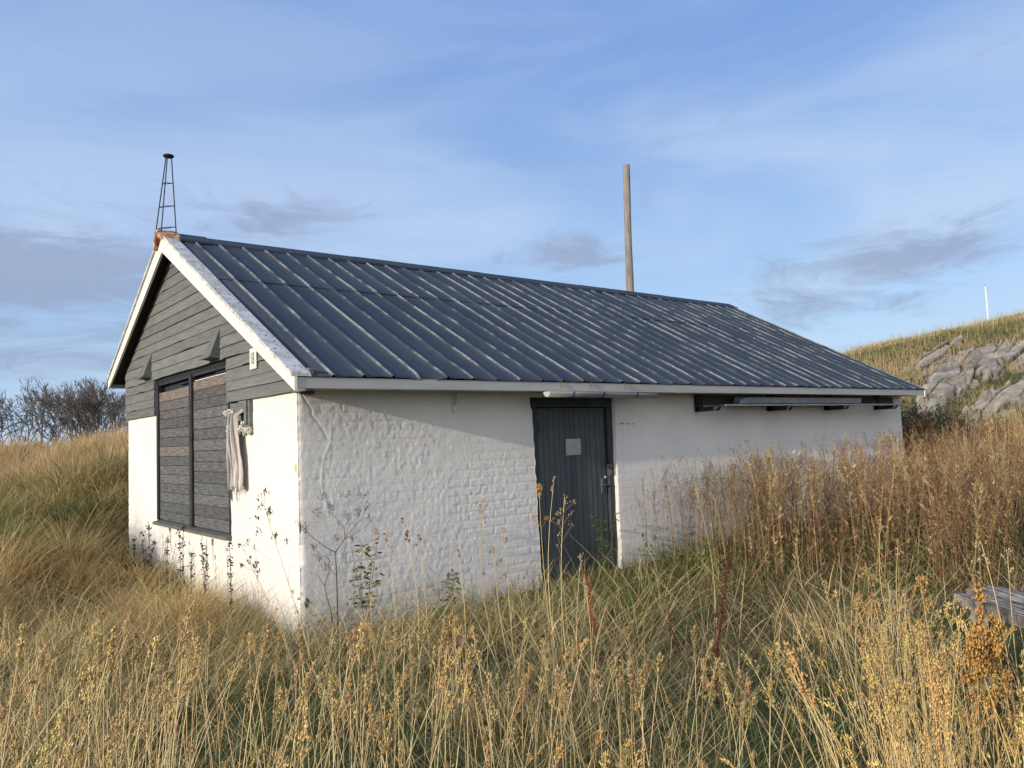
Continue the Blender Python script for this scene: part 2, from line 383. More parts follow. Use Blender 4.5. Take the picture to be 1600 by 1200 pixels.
    def reveal(idx, off):
        nonlocal V, C
        idx = np.array(idx); n0 = len(V); V = np.concatenate([V, V[idx]+np.array(off)]); C = np.concatenate([C, C[idx]])
        k = np.arange(len(idx)-1); extra.append(np.stack([idx[k], idx[k+1], n0+k+1, n0+k], -1))
    iS = lambda v: int(np.argmin(np.abs(S-v))); iZ = lambda v: int(np.argmin(np.abs(Z-v)))
    for x in (OPX0, OPX1): reveal([iS(x)*nZ+j for j in range(0, iZ(OPZ)+1)], (0, .14, 0))
    reveal([i*nZ+iZ(OPZ) for i in range(iS(OPX0), iS(OPX1)+1)], (0, .14, 0))
    for yv in (WY0, WY1): reveal([iS(-yv)*nZ+j for j in range(iZ(WZ0), iZ(1.9)+1)], (.12, 0, 0))
    reveal([i*nZ+iZ(WZ0) for i in range(iS(-WY1), iS(-WY0)+1)], (.12, 0, 0))
    for yv in (HY0, HY1): reveal([iS(-yv)*nZ+j for j in range(iZ(HZ0), iZ(1.9)+1)], (.14, 0, 0))
    reveal([i*nZ+iZ(HZ0) for i in range(iS(-HY1), iS(-HY0)+1)], (.14, 0, 0))
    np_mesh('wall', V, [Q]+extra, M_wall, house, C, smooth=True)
wall_mesh()
b = MB(); b.box(L_-.12, L_-.004, .02, W_-.01, -.45, 2.12); b.box(.02, L_-.13, W_-.12, W_-.01, -.45, 2.12)
b.prism([(L_-.1, .1, 2.12), (L_-.1, W_-.1, 2.12), (L_-.1, W_-.1, roofz(W_-.1)-.1), (L_-.1, YR, RZ-.12), (L_-.1, .1, roofz(.1)-.1)], (.08, 0, 0))
b.build('wall', M_wall, house)

# ---- gable siding: lapped boards
sd = MB(); zb = 1.893; rr = random.Random(3)
def gable_half(z, lo):   # y limits at height z below roof deck
    t = (RZ-.10-z)/SL
    return (max(0.0-.006, YR-t), min(W_+.006, YR+t))
k = 0
while zb < RZ-.16:
    hb = rr.uniform(.094, .116)
    zt = min(zb+hb, RZ-.13)
    y0, y1 = gable_half(zt, 0); y0b, y1b = gable_half(zb, 0)
    segs = []
    if zb < 2.262-.02:
        a = (y0b, 1.497) ; c = (3.992, y1b)
        segs = [a, c]
        if k % 2: segs = [(a[0], a[1]), c]
    else: segs = [(y0b, y1b)]
        
    for (p, q) in segs:
        cuts = [p, q]
        if zb > 2.26 and q-p > 1.0:
            cuts = [p, 1.6+rr.choice([0, 0, rr.uniform(.4, 1.6)]), q] if p < 1.4 and q > 3.4 else [p, q]
        for ya, yb in zip(cuts[:-1], cuts[1:]):
            v = rr.uniform(.86, 1.12); sd.col = (v, v, v*rr.uniform(.97, 1.02))
            tilt = rr.uniform(-.004, .004); dpt = rr.uniform(0, .004); n = 14
            ys = np.linspace(ya, yb, n); prof = []
            def lim(yv, z): 
                l, r = gable_half(z, 0); return min(max(yv, l), r)
            wob = [(fbm(yv*2.3+k*9.1, 3.3+k, 7, 3)-.5)*.007 for yv in ys]
            vs = []
            for yv, wb in zip(ys, wob):
                cr = .009*float(sstep(.74, .84, vn(yv*3.1+k*5.7, k*1.7, 19)))
                z_b = zb+tilt+wb+cr+.0015; z_t = zt+tilt*.5+wb*.4-.0015
                vs += [(-.036-dpt, lim(yv, z_b), z_b), (-.027-dpt, lim(yv, z_t), z_t), (.0, lim(yv, z_t), z_t), (.0, lim(yv, z_b), z_b)]
            fs = []
            for i in range(n-1):
                for j in range(4): fs.append((i*4+j, (i+1)*4+j, (i+1)*4+(j+1) % 4, i*4+(j+1) % 4))
            fs += [(0, 1, 2, 3), tuple((n-1)*4+j for j in (3, 2, 1, 0))]
            sd.add(vs, fs)
    zb = zt; k += 1
sd.build('gable_siding', M_siding, house)
b = MB(); b.prism([(.004, 0.0, 1.9), (.004, WY0, 1.9), (.004, WY0, WZ1+.36), (.004, WY1, WZ1+.36), (.004, WY1, 1.9), (.004, W_-.01, 1.9), (.004, W_-.01, roofz(W_)-.1), (.004, YR, RZ-.14), (.004, .0, roofz(0)-.1)], (.05, 0, 0)); b.build('gable_backing', M_deck, house)

# ---- boarded window
win = part_empty('boarded_window', house)
fr = MB()
ZT = 2.262
fr.box(-.012, .06, 3.915, 3.985, WZ0+.03, ZT); fr.box(-.016, .06, 2.628, 2.712, WZ0+.03, ZT); fr.box(-.010, .06, 1.503, 1.535, WZ0+.03, ZT)
fr.box(.0, .06, 1.535, 2.628, ZT-.03, ZT); fr.box(.0, .06, 2.712, 3.915, ZT-.03, ZT)
fr.box(.065, .08, 1.51, 3.98, WZ0, ZT)
fr.box(.02, .05, 1.6, 1.95, 2.205, 2.222); fr.box(.02, .05, 2.85, 3.2, 2.19, 2.206)
fr.build('window_frame', M_black, win, bevel=.003)
for (ya, yb, zt, sgn) in ((2.714, 3.913, 2.150, 0), (1.537, 2.626, 2.178, 1)):
    sh = MB(); zc = WZ0+.035; k = 0
    nB = 14; hs = [rr.uniform(.9, 1.12) for _ in range(nB)]; tot = sum(hs)
    for i in range(nB):
        h = hs[i]/tot*(zt-zc0) if False else hs[i]/tot*(zt-(WZ0+.035))
        v = rr.uniform(.75, 1.2); warm = rr.uniform(.97, 1.06)
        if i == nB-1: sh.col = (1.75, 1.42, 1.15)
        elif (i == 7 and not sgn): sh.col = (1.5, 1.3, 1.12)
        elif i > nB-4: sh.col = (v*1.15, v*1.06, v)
        else: sh.col = (v*warm, v, v*.99)
        d0 = rr.uniform(0, .006)
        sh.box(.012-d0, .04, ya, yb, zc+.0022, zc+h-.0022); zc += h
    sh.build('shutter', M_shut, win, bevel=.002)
b = MB(); b.col = (.8, .8, .8)
b.prism([(.06, 1.49, WZ0+.03), (-.055, 1.49, WZ0+.008), (-.055, 1.49, WZ0-.022), (.06, 1.49, WZ0-.005)], (0, 2.51, 0)); b.build('windowsill', M_siding, win)
b = MB(); b.box(.0, .012, 1.6, 2.55, 2.179, 2.186); b.build('trim_strip', M_white, win)
# ---- hatch opening with post
h = part_empty('hatch', house)
b = MB(); b.box(.09, .12, HY0, HY1, HZ0, 1.9); b.build('hatch_back', M_deck, h)
b = MB(); b.box(-.005, .05, 1.015, 1.485, 1.815, 1.885); b.box(.03, .06, 1.015, 1.485, 1.72, 1.77); b.build('crosspiece', M_siding, h, bevel=.003)
b = MB(); b.box(-.05, .03, .955, 1.01, 1.648, 1.888); b.box(-.035, .02, .915, .95, 1.655, 1.888); b.build('hatch_post', M_siding, h, bevel=.003)
# ---- vent hoods
for (yr, wb) in ((1.655, .285), (4.09, .30)):
    b = MB(); y0 = yr; zt = 2.625 if yr < 2 else 2.645; zl = 2.325 if yr < 2 else 2.34
    A0 = (-.03, y0, zt); A1 = (-.03, y0+.07, zt); B0 = (-.135, y0, zl+.012); B1 = (-.135, y0+wb, zl+.012); C0 = (-.03, y0, zl); C1 = (-.03, y0+wb, zl)
    C0 = (-.03, y0, zl-.002); 
    b.col = (.9, .93, .95)
    b.add([A0, A1, B0, B1, C0, C1], [(0, 2, 3, 1), (0, 4, 2), (1, 3, 5), (2, 4, 5, 3), (0, 1, 5, 4)])
    b.box(-.146, -.13, y0-.006, y0+wb+.006, zl+.004, zl+.02)
    b.build('vent_hood', M_siding, house, bevel=.002)
# ---- number plate 18
npart = MB(); npart.box(-.052, -.040, .695, .845, 2.140, 2.320); plate = npart.build('number_plate', M_white, house, bevel=.004)
def text_part(name, body, size, loc, rot, mat, parent, ext=.001, narrow=1.0):
    cu = bpy.data.curves.new(name, 'FONT'); cu.body = body; cu.size = size; cu.extrude = ext; cu.align_x = 'CENTER'; cu.align_y = 'CENTER'
    to = bpy.data.objects.new(name, cu); COL.objects.link(to)
    dg = bpy.context.evaluated_depsgraph_get(); me = bpy.data.meshes.new_from_object(to.evaluated_get(dg))
    bpy.data.objects.remove(to); me.materials.clear()
    o = link(name, me, mat, parent); o.location = Vector(loc)-world_loc(parent); o.rotation_euler = rot; o.scale = (narrow, 1, 1); return o
text_part('house_number', '18', .15, (-.0535, .778, 2.226), (R(90), 0, R(-90)), M_ink, plate, .0006, .62)
# ---- rust anchors
for (yy, zz) in ((3.482, .626), (2.022, .580)):
    b = MB(); b.box(-.012, .01, yy-.016, yy+.016, zz-.032, zz+.032); b.build('anchor_plate', M_rust, house, bevel=.004)

# ---- roof
roof = part_empty('roof', house)
b = MB()
sx0, sx1 = -GO+.028, XF-.03
def deckpoly(y0, y1, t0, t1): 
    return [(sx0, y0, roofz(y0)-t0), (sx0, y1, roofz(y1)-t0), (sx0, y1, roofz(y1)-t1), (sx0, y0, roofz(y0)-t1)]
b.prism(deckpoly(-EO+.03, YR-.0, .022, .075), (sx1-sx0, 0, 0)); b.prism(deckpoly(YR+.001, YL-.03, .022, .075), (sx1-sx0, 0, 0))
b.build('roof_deck', M_deck, roof)
def rib_profile(x0, x1, first, sp):
    xs, hs, cr, rd = [x0], [0.], [0.], [.5]
    i = 0; x = first
    while x < x1-.04:
        r = rr.random()
        for dx, hh, c in ((-.020, 0, 0), (-.012, .010, 0.3), (-.008, .019, 1), (.006, .019, 1), (.011, .009, .6), (.020, 0, 0.)):
            xs.append(x+dx); hs.append(hh); cr.append(c); rd.append(r)
        x2 = x+sp/2
        if x2+.03 < x1: xs += [x2-.02, x2+.02]; hs += [.002, .002]; cr += [0, 0]; rd += [r, r]
        x += sp+rr.uniform(-.004, .004); i += 1
    xs.append(x1); hs.append(0); cr.append(0); rd.append(.5)
    return np.array(xs), np.array(hs), np.array(cr), np.array(rd)
def sheet(y0, y1, lift0, lift1, front=True, seed=0, first=.14):
    xs, hs, cr, rd = rib_profile(-GO+.02, XF+.0, first, .2605)
    n = 40; t = np.linspace(0, 1, n); X, T = np.meshgrid(xs, t, indexing='ij')
    Y = y0+(y1-y0)*T
    Hh = np.repeat(hs[:, None], n, 1); 
    nrm = np.array([0, -SL if front else SL, 1.0]); nrm /= np.linalg.norm(nrm)
    off = Hh+lift0+(lift1-lift0)*T+(fbm(X*1.7, Y*2.0, 60+seed, 3)-.5)*.010
    Zr = RZ-SL*np.abs(Y-YR)
    if front and seed == 1:   # bent sheet end at the eaves
        e = (1-sstep(0, .04, T))
        off = off-(vn(X*7, X*0, 5)-.5)*.014*e-.045*np.exp(-((X-.98)/.09)**2)*e
    V = np.stack([X+0*off, Y+nrm[1]*off, Zr+nrm[2]*off], -1).reshape(-1, 3)
    C = np.stack([np.repeat(cr[:, None], n, 1), np.repeat(rd[:, None], n, 1), sstep(.985, 1, T)*0], -1).reshape(-1, 3)
    o = np_mesh('roof_sheet', V, grid_faces(len(xs), n), M_roof, roof, C)
    md = o.modifiers.new('solid', 'SOLIDIFY'); md.thickness = .0025; md.offset = 1
    return o
sheet(-EO-.02, 1.86, .0, .004, True, 1)
sheet(1.74, YR-.01, .010, .004, True, 2)
sheet(YL+.02, YR+.01, .0, .0, False, 3)
# ridge cap: bent strips lapping each other
rc = MB()
pieces = [(-GO+.14, .30, .034)]
x = .18
while x < XF-.2:
    x1 = min(x+1.95, XF+.01); pieces.append((x, x1+.05, .022 if len(pieces) % 2 else .026)); x = x1
for (xa, xb, lf) in pieces:
    rc.col = (0, .5, 0)
    hw = .19 if xa > 0 else .2
    pr = []
    for yy in (-hw, -hw*.98, -.03, 0, .03, hw*.98, hw):
        zz = RZ-SL*abs(yy)+lf+.012-(.022 if abs(yy) >= hw else 0)
        pr.append((YR+yy, zz))
    vs = [(xv, p[0], p[1]) for xv in (xa, xb) for p in pr]; n = len(pr)
    rc.add(vs, [(i, i+1, n+i+1, n+i) for i in range(n-1)])
o = rc.build('ridge_cap', M_roof, roof); md = o.modifiers.new('solid', 'SOLIDIFY'); md.thickness = .003; md.offset = 1
b = MB(); b.prism([(-GO-.055, YR-.17, roofz(YR-.17)+.004), (-GO-.06, YR-.12, roofz(YR-.12)+.06), (-GO-.06, YR-.02, RZ+.058), (-GO-.06, YR+.03, RZ+.055), (-GO-.05, YR+.15, roofz(YR+.15)+.04), (-GO-.05, YR+.16, roofz(YR+.16)-.06), (-GO-.05, YR+.07, RZ-.07), (-GO-.055, YR, RZ-.02)], (.225, 0, 0))
b.build('ridge_end_cap', M_lichen, roof, bevel=.012)
# verge flashings lying on the roof edge, bargeboards, fascia
def verge(xa, xb, y0, y1, mat, up0, up1):
    b = MB(); n = 24; ys = np.linspace(y0, y1, n); vs = []
    for i, yv in enumerate(ys):
        wz = (vn(yv*1.5, 1.3, 77)-.5)*.006
        for (xx, zz) in ((xa, up0), (xa, up1+wz), (xb+(vn(yv*2, 7, 3)-.5)*.008, up1-.014), (xb, up0)): vs.append((xx, yv, roofz(yv)+zz))
    fs = [(i*4+j, i*4+(j+1) % 4, (i+1)*4+(j+1) % 4, (i+1)*4+j) for i in range(n-1) for j in range(4)]+[(3, 2, 1, 0), tuple((n-1)*4+j for j in range(4))]
    b.add(vs, fs); b.build('verge_flashing', mat, roof)
verge(-GO-.02, -GO+.135, -EO-.02, YR-.03, M_peel, .0, .034)
verge(-GO-.02, -GO+.135, YL+.02, YR+.03, M_peel, .0, .034)
verge(XF-.05, XF+.008, -EO-.02, YR-.03, M_bracket, .0, .016)
verge(XF-.05, XF+.008, YL+.02, YR+.03, M_bracket, .0, .016)
def barge(x, ya, yb, mat):
    b = MB(); t0, t1 = -.004, .182
    b.prism([(x, ya, roofz(ya)-t0-.002), (x, yb, roofz(yb)-t0-.002), (x, yb, roofz(yb)-t1), (x, ya, roofz(ya)-t1+.075), ][::1], (.026, 0, 0)); return b.build('bargeboard', mat, roof, bevel=.003)
barge(-GO, -EO-.02, YR-.001, M_trim); barge(-GO, YL+.02, YR+.001, M_trim)
barge(XF-.026, -EO-.02, YR-.001, M_trim); barge(XF-.026, YL+.02, YR+.001, M_trim)
b = MB(); b.box(-GO+.028, XF-.027, -EO-.012, -EO+.014, 1.893, 1.976); b.build('fascia', M_fascia, roof, bevel=.002)
b = MB(); b.box(-GO+.028, XF-.027, YL-.014, YL+.012, EZL-.11, EZL-.02); b.build('fascia', M_fascia, roof, bevel=.002)
b = MB(); b.box(-.002, XF-.027, -EO+.014, -.004, 1.902, 1.918); b.build('soffit', M_fascia, roof)
b = MB(); b.box(-.036, -.004, -EO+.016, -.008, 1.885, 2.05); b.box(.03, .14, -.03, -.016, 1.872, 1.9); b.build('corner_block', M_siding, roof)
# ---- lattice mast on the ridge
mast = part_empty('roof_mast', house, 'thin dark three legged lattice mast with a flat disc on top')
legs = [((-.222, 3.165, RZ-.02), (-.113, 3.125, 4.705)), ((-.192, 3.05, RZ-.02), (-.108, 3.09, 4.705)), ((-.016, 3.109, RZ+.03), (-.062, 3.105, 4.705))]
for p, q in legs:
    b = MB(); b.tube([p, q], .0062, 6); b.build('leg', M_iron, mast)
for t in (.10, .37, .66):
    b = MB(); P = [np.array(p)+(np.array(q)-np.array(p))*t for p, q in legs]
    for i in range(3): b.tube([P[i], P[(i+1) % 3]], .004, 5)
    b.build('brace', M_iron, mast)
b = MB(); b.tube([(-.092, 3.107, 4.698), (-.092, 3.107, 4.712), (-.092, 3.107, 4.722)], [.05, .060, .05], 18); b.build('mast_disc', M_iron, mast)

# ---- door
door = part_empty('door', house)
b = MB()
yf = .045
b.prism([(2.34, yf, 1.875), (3.53, yf, 1.875), (3.53, yf, 1.765), (2.34, yf, 1.765)], (0, .11, 0))
b.prism([(2.34, yf+.002, 1.765), (2.485, yf+.002, 1.765), (2.50, yf+.002, -.3), (2.34, yf+.002, -.3)], (0, .108, 0))
b.prism([(3.438, yf+.001, 1.765), (3.53, yf+.001, 1.765), (3.53, yf+.001, -.3), (3.438, yf+.001, -.3)], (0, .109, 0))
b.build('door_frame', M_doorf, door, bevel=.004)
lf = MB(); x0, x1 = 2.506, 3.43; nb = 13
for i in range(nb):
    a = x0+(x1-x0)*i/nb; c = x0+(x1-x0)*(i+1)/nb; v = rr.uniform(.88, 1.12); lf.col = (v, v, v)
    lf.hexa([(a+.003, .082, -.3), (c-.003, .080, -.3), (c-.003, .13, -.3), (a+.003, .13, -.3), (a+.003, .082, 1.735), (c-.003, .080, 1.735), (c-.003, .13, 1.735), (a+.003, .13, 1.735)])
lf.col = (.6, .6, .6); lf.box(x0, x1, .098, .128, -.3, 1.735); lf.col = (.9, .9, .9); lf.box(x0, x1, .074, .13, 1.735, 1.757)
leaf = lf.build('door_leaf', M_door, door, bevel=.003)
b = MB(); b.box(3.338, 3.376, .070, .080, .868, 1.022); b.tube([(3.357, .075, .955), (3.357, .035, .955), (3.29, .03, .953)], .0085, 8); b.tube([(3.357, .035, .955), (3.405, .034, .957)], .008, 8); b.tube([(3.357, .069, .90), (3.357, .066, .90)], .008, 8); b.build('handle', M_steel, leaf, bevel=.002)
b = MB(); b.box(3.40, 3.47, .036, .044, 1.13, 1.165); b.tube([(3.418, .03, 1.14), (3.43, .02, 1.155), (3.445, .03, 1.135)], .006, 6); b.box(3.425, 3.452, .018, .036, 1.06, 1.11); b.build('padlock', M_steel, door, bevel=.003)
b = MB(); b.tube([(3.395, .07, 1.035), (3.395, .058, 1.035)], .010, 10); b.build('cylinder_lock', M_white, leaf)
pl = MB(); pl.box(2.862, 3.066, .068, .0765, 1.280, 1.446); plq = pl.build('plaque', M_plaque, leaf, bevel=.001)
b = MB()
for (xa, xb, z) in ((2.92, 3.01, 1.398), (2.90, 3.02, 1.379), (2.915, 3.0, 1.362)):
    xx = xa
    while xx < xb:
        w = rr.uniform(.004, .012); b.box(xx, min(xx+w, xb), .0674, .0679, z, z+.0045); xx += w+.003
for (xx, zz) in ((2.876, 1.432), (3.052, 1.432), (2.876, 1.294), (3.052, 1.294)): b.tube([(xx, .068, zz), (xx, .0655, zz)], .004, 8)
b.build('engraving', M_ink, plq)
for zz in (1.52, .35):
    b = MB(); b.tube([(2.497, .04, zz), (2.497, .04, zz+.12)], .008, 8); b.build('hinge', M_doorf, door)

# ---- gutter piece above the door
g = MB(); n = 10; x0, x1 = 2.215, 3.66; yc, zc, r_ = -.418, 1.884, .047
vs = []
for xx, dz in ((x0, 0), (x0+.5, -.002), (x1-.3, -.006), (x1-.18, -.008), (x1, -.010)):
    tw = .55*sstep(x1-.45, x1, xx)
    for i in range(n+1):
        a = math.pi+math.pi*i/n*(1-.35*float(tw)); vs.append((xx, yc+r_*math.cos(a), zc+dz+r_*math.sin(a)*1.0))
g.add(vs, [(k*(n+1)+i, (k+1)*(n+1)+i, (k+1)*(n+1)+i+1, k*(n+1)+i+1) for k in range(4) for i in range(n)])
gut = g.build('gutter', M_gutter, house, smooth=True); md = gut.modifiers.new('solid', 'SOLIDIFY'); md.thickness = .003
b = MB(); b.add([(x0, yc, zc)]+[(x0, yc+r_*math.cos(math.pi+math.pi*i/n), zc+r_*math.sin(math.pi+math.pi*i/n)) for i in range(n+1)], [(0, i+1, i+2) for i in range(n)]); b.build('end_cap', M_fascia, gut)
for xx in (2.44, 2.83, 3.30):
    b = MB(); pts = [(xx, -.345, 1.985), (xx, -.371, 1.975), (xx+.004, -.375, 1.93)]
    for p, q in zip(pts[:-1], pts[1:]): b.tube([p, q], .007, 5)
    br = b.build('gutter_bracket', M_rust, gut)
    b = MB(); pts = [(xx+.07, yc+(r_+.003)*math.cos(math.pi+math.pi*i/n), zc-.003+(r_+.003)*math.sin(math.pi+math.pi*i/n)) for i in range(n+1)]
    for p, q in zip(pts[:-1], pts[1:]): 
        b.box(p[0]-.008, p[0]+.008, min(p[1], q[1])-.001, max(p[1], q[1])+.001, min(p[2], q[2])-.001, max(p[2], q[2])+.001)
    b.build('gutter_strap', M_iron, gut)
# ---- junction box with cable
b = MB(); b.box(1.452, 1.502, -.036, .0, 1.728, 1.786); b.tube([(1.478, -.036, 1.757), (1.478, -.046, 1.757)], .014, 10); jb = b.build('junction_box', M_white, house, bevel=.004)
b = MB(); b.tube([(1.466, -.02, 1.786), (1.463, -.02, 1.86), (1.455, -.02, 1.905)], .004, 6); b.tube([(1.486, -.02, 1.786), (1.488, -.02, 1.905)], .004, 6); b.build('cable', M_fascia, jb)
# ---- rack under the eaves
rack = part_empty('wall_rack', house)
RX = [4.85, 6.28, 7.62, 8.98]
for xx in RX:
    b = MB(); b.box(xx-.035, xx+.035, -.075, -.0, 1.70, 1.90)
    b.prism([(xx-.035, -.33, 1.735), (xx-.035, -.30, 1.70), (xx-.035, -.02, 1.70), (xx-.035, -.02, 1.752), (xx-.035, -.33, 1.752)], (.07, 0, 0)); b.build('bracket', M_bracket, rack, bevel=.004)
b = MB(); b.box(4.89, 9.45, -.055, -.012, 1.775, 1.885); b.build('back_plank', M_doorf, rack, bevel=.004)

# ------------------------------------------------------------------ loose things by the house
b = MB(); b.box(5.0, 9.3, -.31, -.20, 1.754, 1.772); tag(b.build('metal_strip', M_gutter, bevel=.002, org=(7.1, -.25, 1.754)), 'long thin pale metal strip lying along the black brackets under the eaves', 'metal strip')
g = MB(); vs = []
for xx in (5.32, 5.40, 8.05, 8.1):
    e = 1 if 5.35 < xx < 8.08 else .55
    for (yy, zz) in ((-.295, .075), (-.285, .012), (-.26, .0), (-.19, .0), (-.165, .02), (-.155, .09)): vs.append((xx, -.225+(yy+.225)*e, 1.776+zz*e))
g.add(vs, [(k*6+i, (k+1)*6+i, (k+1)*6+i+1, k*6+i+1) for k in range(3) for i in range(5)])
o = g.build('gutter_length', M_gutter, org=(6.7, -.22, 1.776)); md = o.modifiers.new('solid', 'SOLIDIFY'); md.thickness = .003
tag(o, 'grey length of spare gutter stored on top of the pale metal strip', 'gutter')

# cloth hanging from the hatch
def cloth_mat():
    mt, nt, out = new_mat('striped_cloth'); g = NT(nt)
    c = g.mix(1.0, (0.36, 0.34, 0.325), g.attr().outputs['Color'], 'MULTIPLY')
    g.bsdf(out, c, .95, 0, g.bump(g.noise(g.obj(), 180, 3), .3, .002), .1); return mt
M_cloth = cloth_mat()
nu, nv = 90, 50
u, v = np.meshgrid(np.linspace(0, 1, nu), np.linspace(0, 1, nv), indexing='ij')
wid = .13+.17*sstep(0, .75, v); yc_ = 1.225-.03*v
fold = np.sin(u*2*np.pi*4.5+1.5*np.sin(u*5)+.9*np.sin(v*4))*.020*(1-.3*v)+(fbm(u*7, v*3.5, 88, 3)-.5)*.03+np.sin(u*2*np.pi*2+v*2)*.010+np.sin(u*21+v*3)*.004
yy = yc_+(.5-u)*wid+np.cos(u*2*np.pi*4.5)*.006
xx = -.065+fold-.02*np.sin(np.pi*np.clip(v*1.3, 0, 1))
zz = 1.825-v*(.70+.02*np.sin(u*9))
top = sstep(.10, 0, v); xx = xx+top*.075; zz = zz-top*.004
V = np.stack([xx, yy, zz], -1).reshape(-1, 3)
st = (np.sin(u*2*np.pi*11) > .45); st2 = (np.sin(u*2*np.pi*11+2) > .8)
C = np.ones(u.shape+(3,)); C[st] = (1.5, 1.5, 1.5); C[st2] = (.55, .5, .5)
C *= (1-.25*sstep(.9, 1, v)*vn(u*12, v*3, 4))[..., None]
cl = np_mesh('cloth', V-np.array([-.06, 1.3, 1.12]), grid_faces(nu, nv), M_cloth, None, C.reshape(-1, 3), smooth=True); cl.location = (-.06, 1.3, 1.12)
md = cl.modifiers.new('solid', 'SOLIDIFY'); md.thickness = .003
tag(cl, 'frayed striped brown and white cloth hanging down the gable wall beside the shutters', 'cloth')
b = MB(); b.col = (.7, .66, .62)
for i in range(26):
    y_ = 1.09+.24*i/25; x_ = -.065+rr.uniform(-.012, .012); L = rr.choice([.02, .03, .03, .05, .05, .12])
    b.tube([(x_, y_, 1.135), (x_+rr.uniform(-.01, .01), y_+rr.uniform(-.012, .012), 1.13-L*.5), (x_+rr.uniform(-.01, .01), y_+rr.uniform(-.015, .015), 1.12-L)], [.003, .002, .0008], 4)
b.col = (.30, .28, .27)
pts = [(-.05, 1.355, 1.32), (-.05, 1.345, 1.25), (-.05, 1.35, 1.18), (-.05, 1.34, 1.10), (-.05, 1.345, 1.04), (-.05, 1.325, 1.0)]
b.tube(pts, [.014, .011, .012, .006, .012, .003], 5)
b.build('fringe', M_cloth, cl)
def lump(name, c, r, mat, seed, parent=None, sub=3, amp=.45, fr=2.3):
    bm = bmesh.new(); bmesh.ops.create_icosphere(bm, subdivisions=sub, radius=1.0)
    for vv in bm.verts:
        p = np.array(vv.co); q = p*fr+seed*3.1
        n_ = fbm(q[0]+q[2]*.7, q[1]+q[2]*.5, seed, 3)-.5; n2 = vn(q[0]*3+q[2], q[1]*3-q[2], seed+5)-.5
        vv.co = Vector(p*(1+amp*n_*1.6+amp*.4*n2)*np.array(r))
    me = bpy.data.meshes.new(name); bm.to_mesh(me); bm.free()
    at = me.color_attributes.new('Col', 'FLOAT_COLOR', 'POINT'); at.data.foreach_set('color', np.ones(len(me.vertices)*4, np.float32))
    o = link(name, me, mat, parent); o.location = Vector(c)-(world_loc(parent) if parent else Vector((0, 0, 0))); return o
M_rag = mat_mottle('torn_lining', (0.62, 0.60, 0.54), (0.45, 0.43, 0.38), 30, rough=.95, bump=.8, bdist=.01, c3=(.05, .05, .05), s3=24, t3=(.6, .66))
for (c, r, s) in (((-.03, 1.44, 1.795), (.035, .075, .032), 3), ((-.025, 1.42, 1.645), (.03, .07, .045), 5), ((-.03, 1.075, 1.65), (.03, .06, .05), 8), ((-.03, .965, 1.625), (.03, .05, .035), 9)):
    lump('torn_lining', c, r, M_rag, s, h, 4, .9, 3.2)
# ------------------------------------------------------------------ ground sheet
q = np.linspace(-1, 1, 440); cx = np.sinh(q*7.2)/np.sinh(7.2)*4000
X, Y = np.meshgrid(cx+3, cx+1, indexing='ij')
V = np.stack([X, Y, ground(X, Y)], -1).reshape(-1, 3)
M_ground = mat_mottle('earth_and_moss', (0.050, 0.045, 0.020), (0.12, 0.095, 0.042), 1.1, rough=.95, bump=.8, bdist=.05, c3=(.04, .05, .015), s3=3, t3=(.5, .6))
tag(np_mesh('ground', V, grid_faces(440, 440), M_ground, smooth=True), kind='structure')
def px_ground(px, py, D0=8, D1=70):
    px = np.asarray(px, float); py = np.asarray(py, float); sh = px.shape; px = px.ravel(); py = py.ravel()
    Ds = np.arange(D0, D1, .25); rays = _f+_r*((px-800)/FPX)[:, None]-_u*((py-600)/FPX)[:, None]
    res = np.full(len(px), D1, float); done = np.zeros(len(px), bool)
    for Dv in Ds:
        P = CAM+rays*Dv; below = (P[:, 2] < ground(P[:, 0], P[:, 1])) & ~done
        res[below] = Dv-.12; done |= below
    return (CAM+rays*res[:, None]).reshape(sh+(3,)), done.reshape(sh)

# dark far hillside beyond the bushes
hx = np.linspace(-1, 1, 90); hu, hv = np.meshgrid(hx, np.linspace(0, 1, 50), indexing='ij')
c0 = at_depth(-40, 690, 95); side = np.array([math.sin(YAW+.45), -math.cos(YAW+.45)]); dirn = np.array([math.cos(YAW+.45), math.sin(YAW+.45)])
HX = c0[0]+side[0]*hu*52+dirn[0]*(hv-.3)*60; HY = c0[1]+side[1]*hu*52+dirn[1]*(hv-.3)*60
HZ = -1+(np.exp(-((hu+.35)/.75)**2)*np.sin(np.pi*np.clip(hv, 0, 1))**.8)*(5.0+5.5*np.exp(-((hu+.62)/.42)**2))*(.8+.4*fbm(hu*3+5, hv*3, 12, 4))+(fbm(hu*22, hv*18, 13, 4)-.5)*1.4
M_heath = mat_mottle('dark_heather', (0.055, 0.042, 0.034), (0.10, 0.072, 0.05), .12, rough=.95, bump=.9, bdist=.5, c3=(.12, .10, .06), s3=.5, t3=(.55, .66), bscale=9)
tag(np_mesh('far_hill', np.stack([HX, HY, HZ], -1).reshape(-1, 3), grid_faces(90, 50), M_heath, smooth=True), kind='structure')

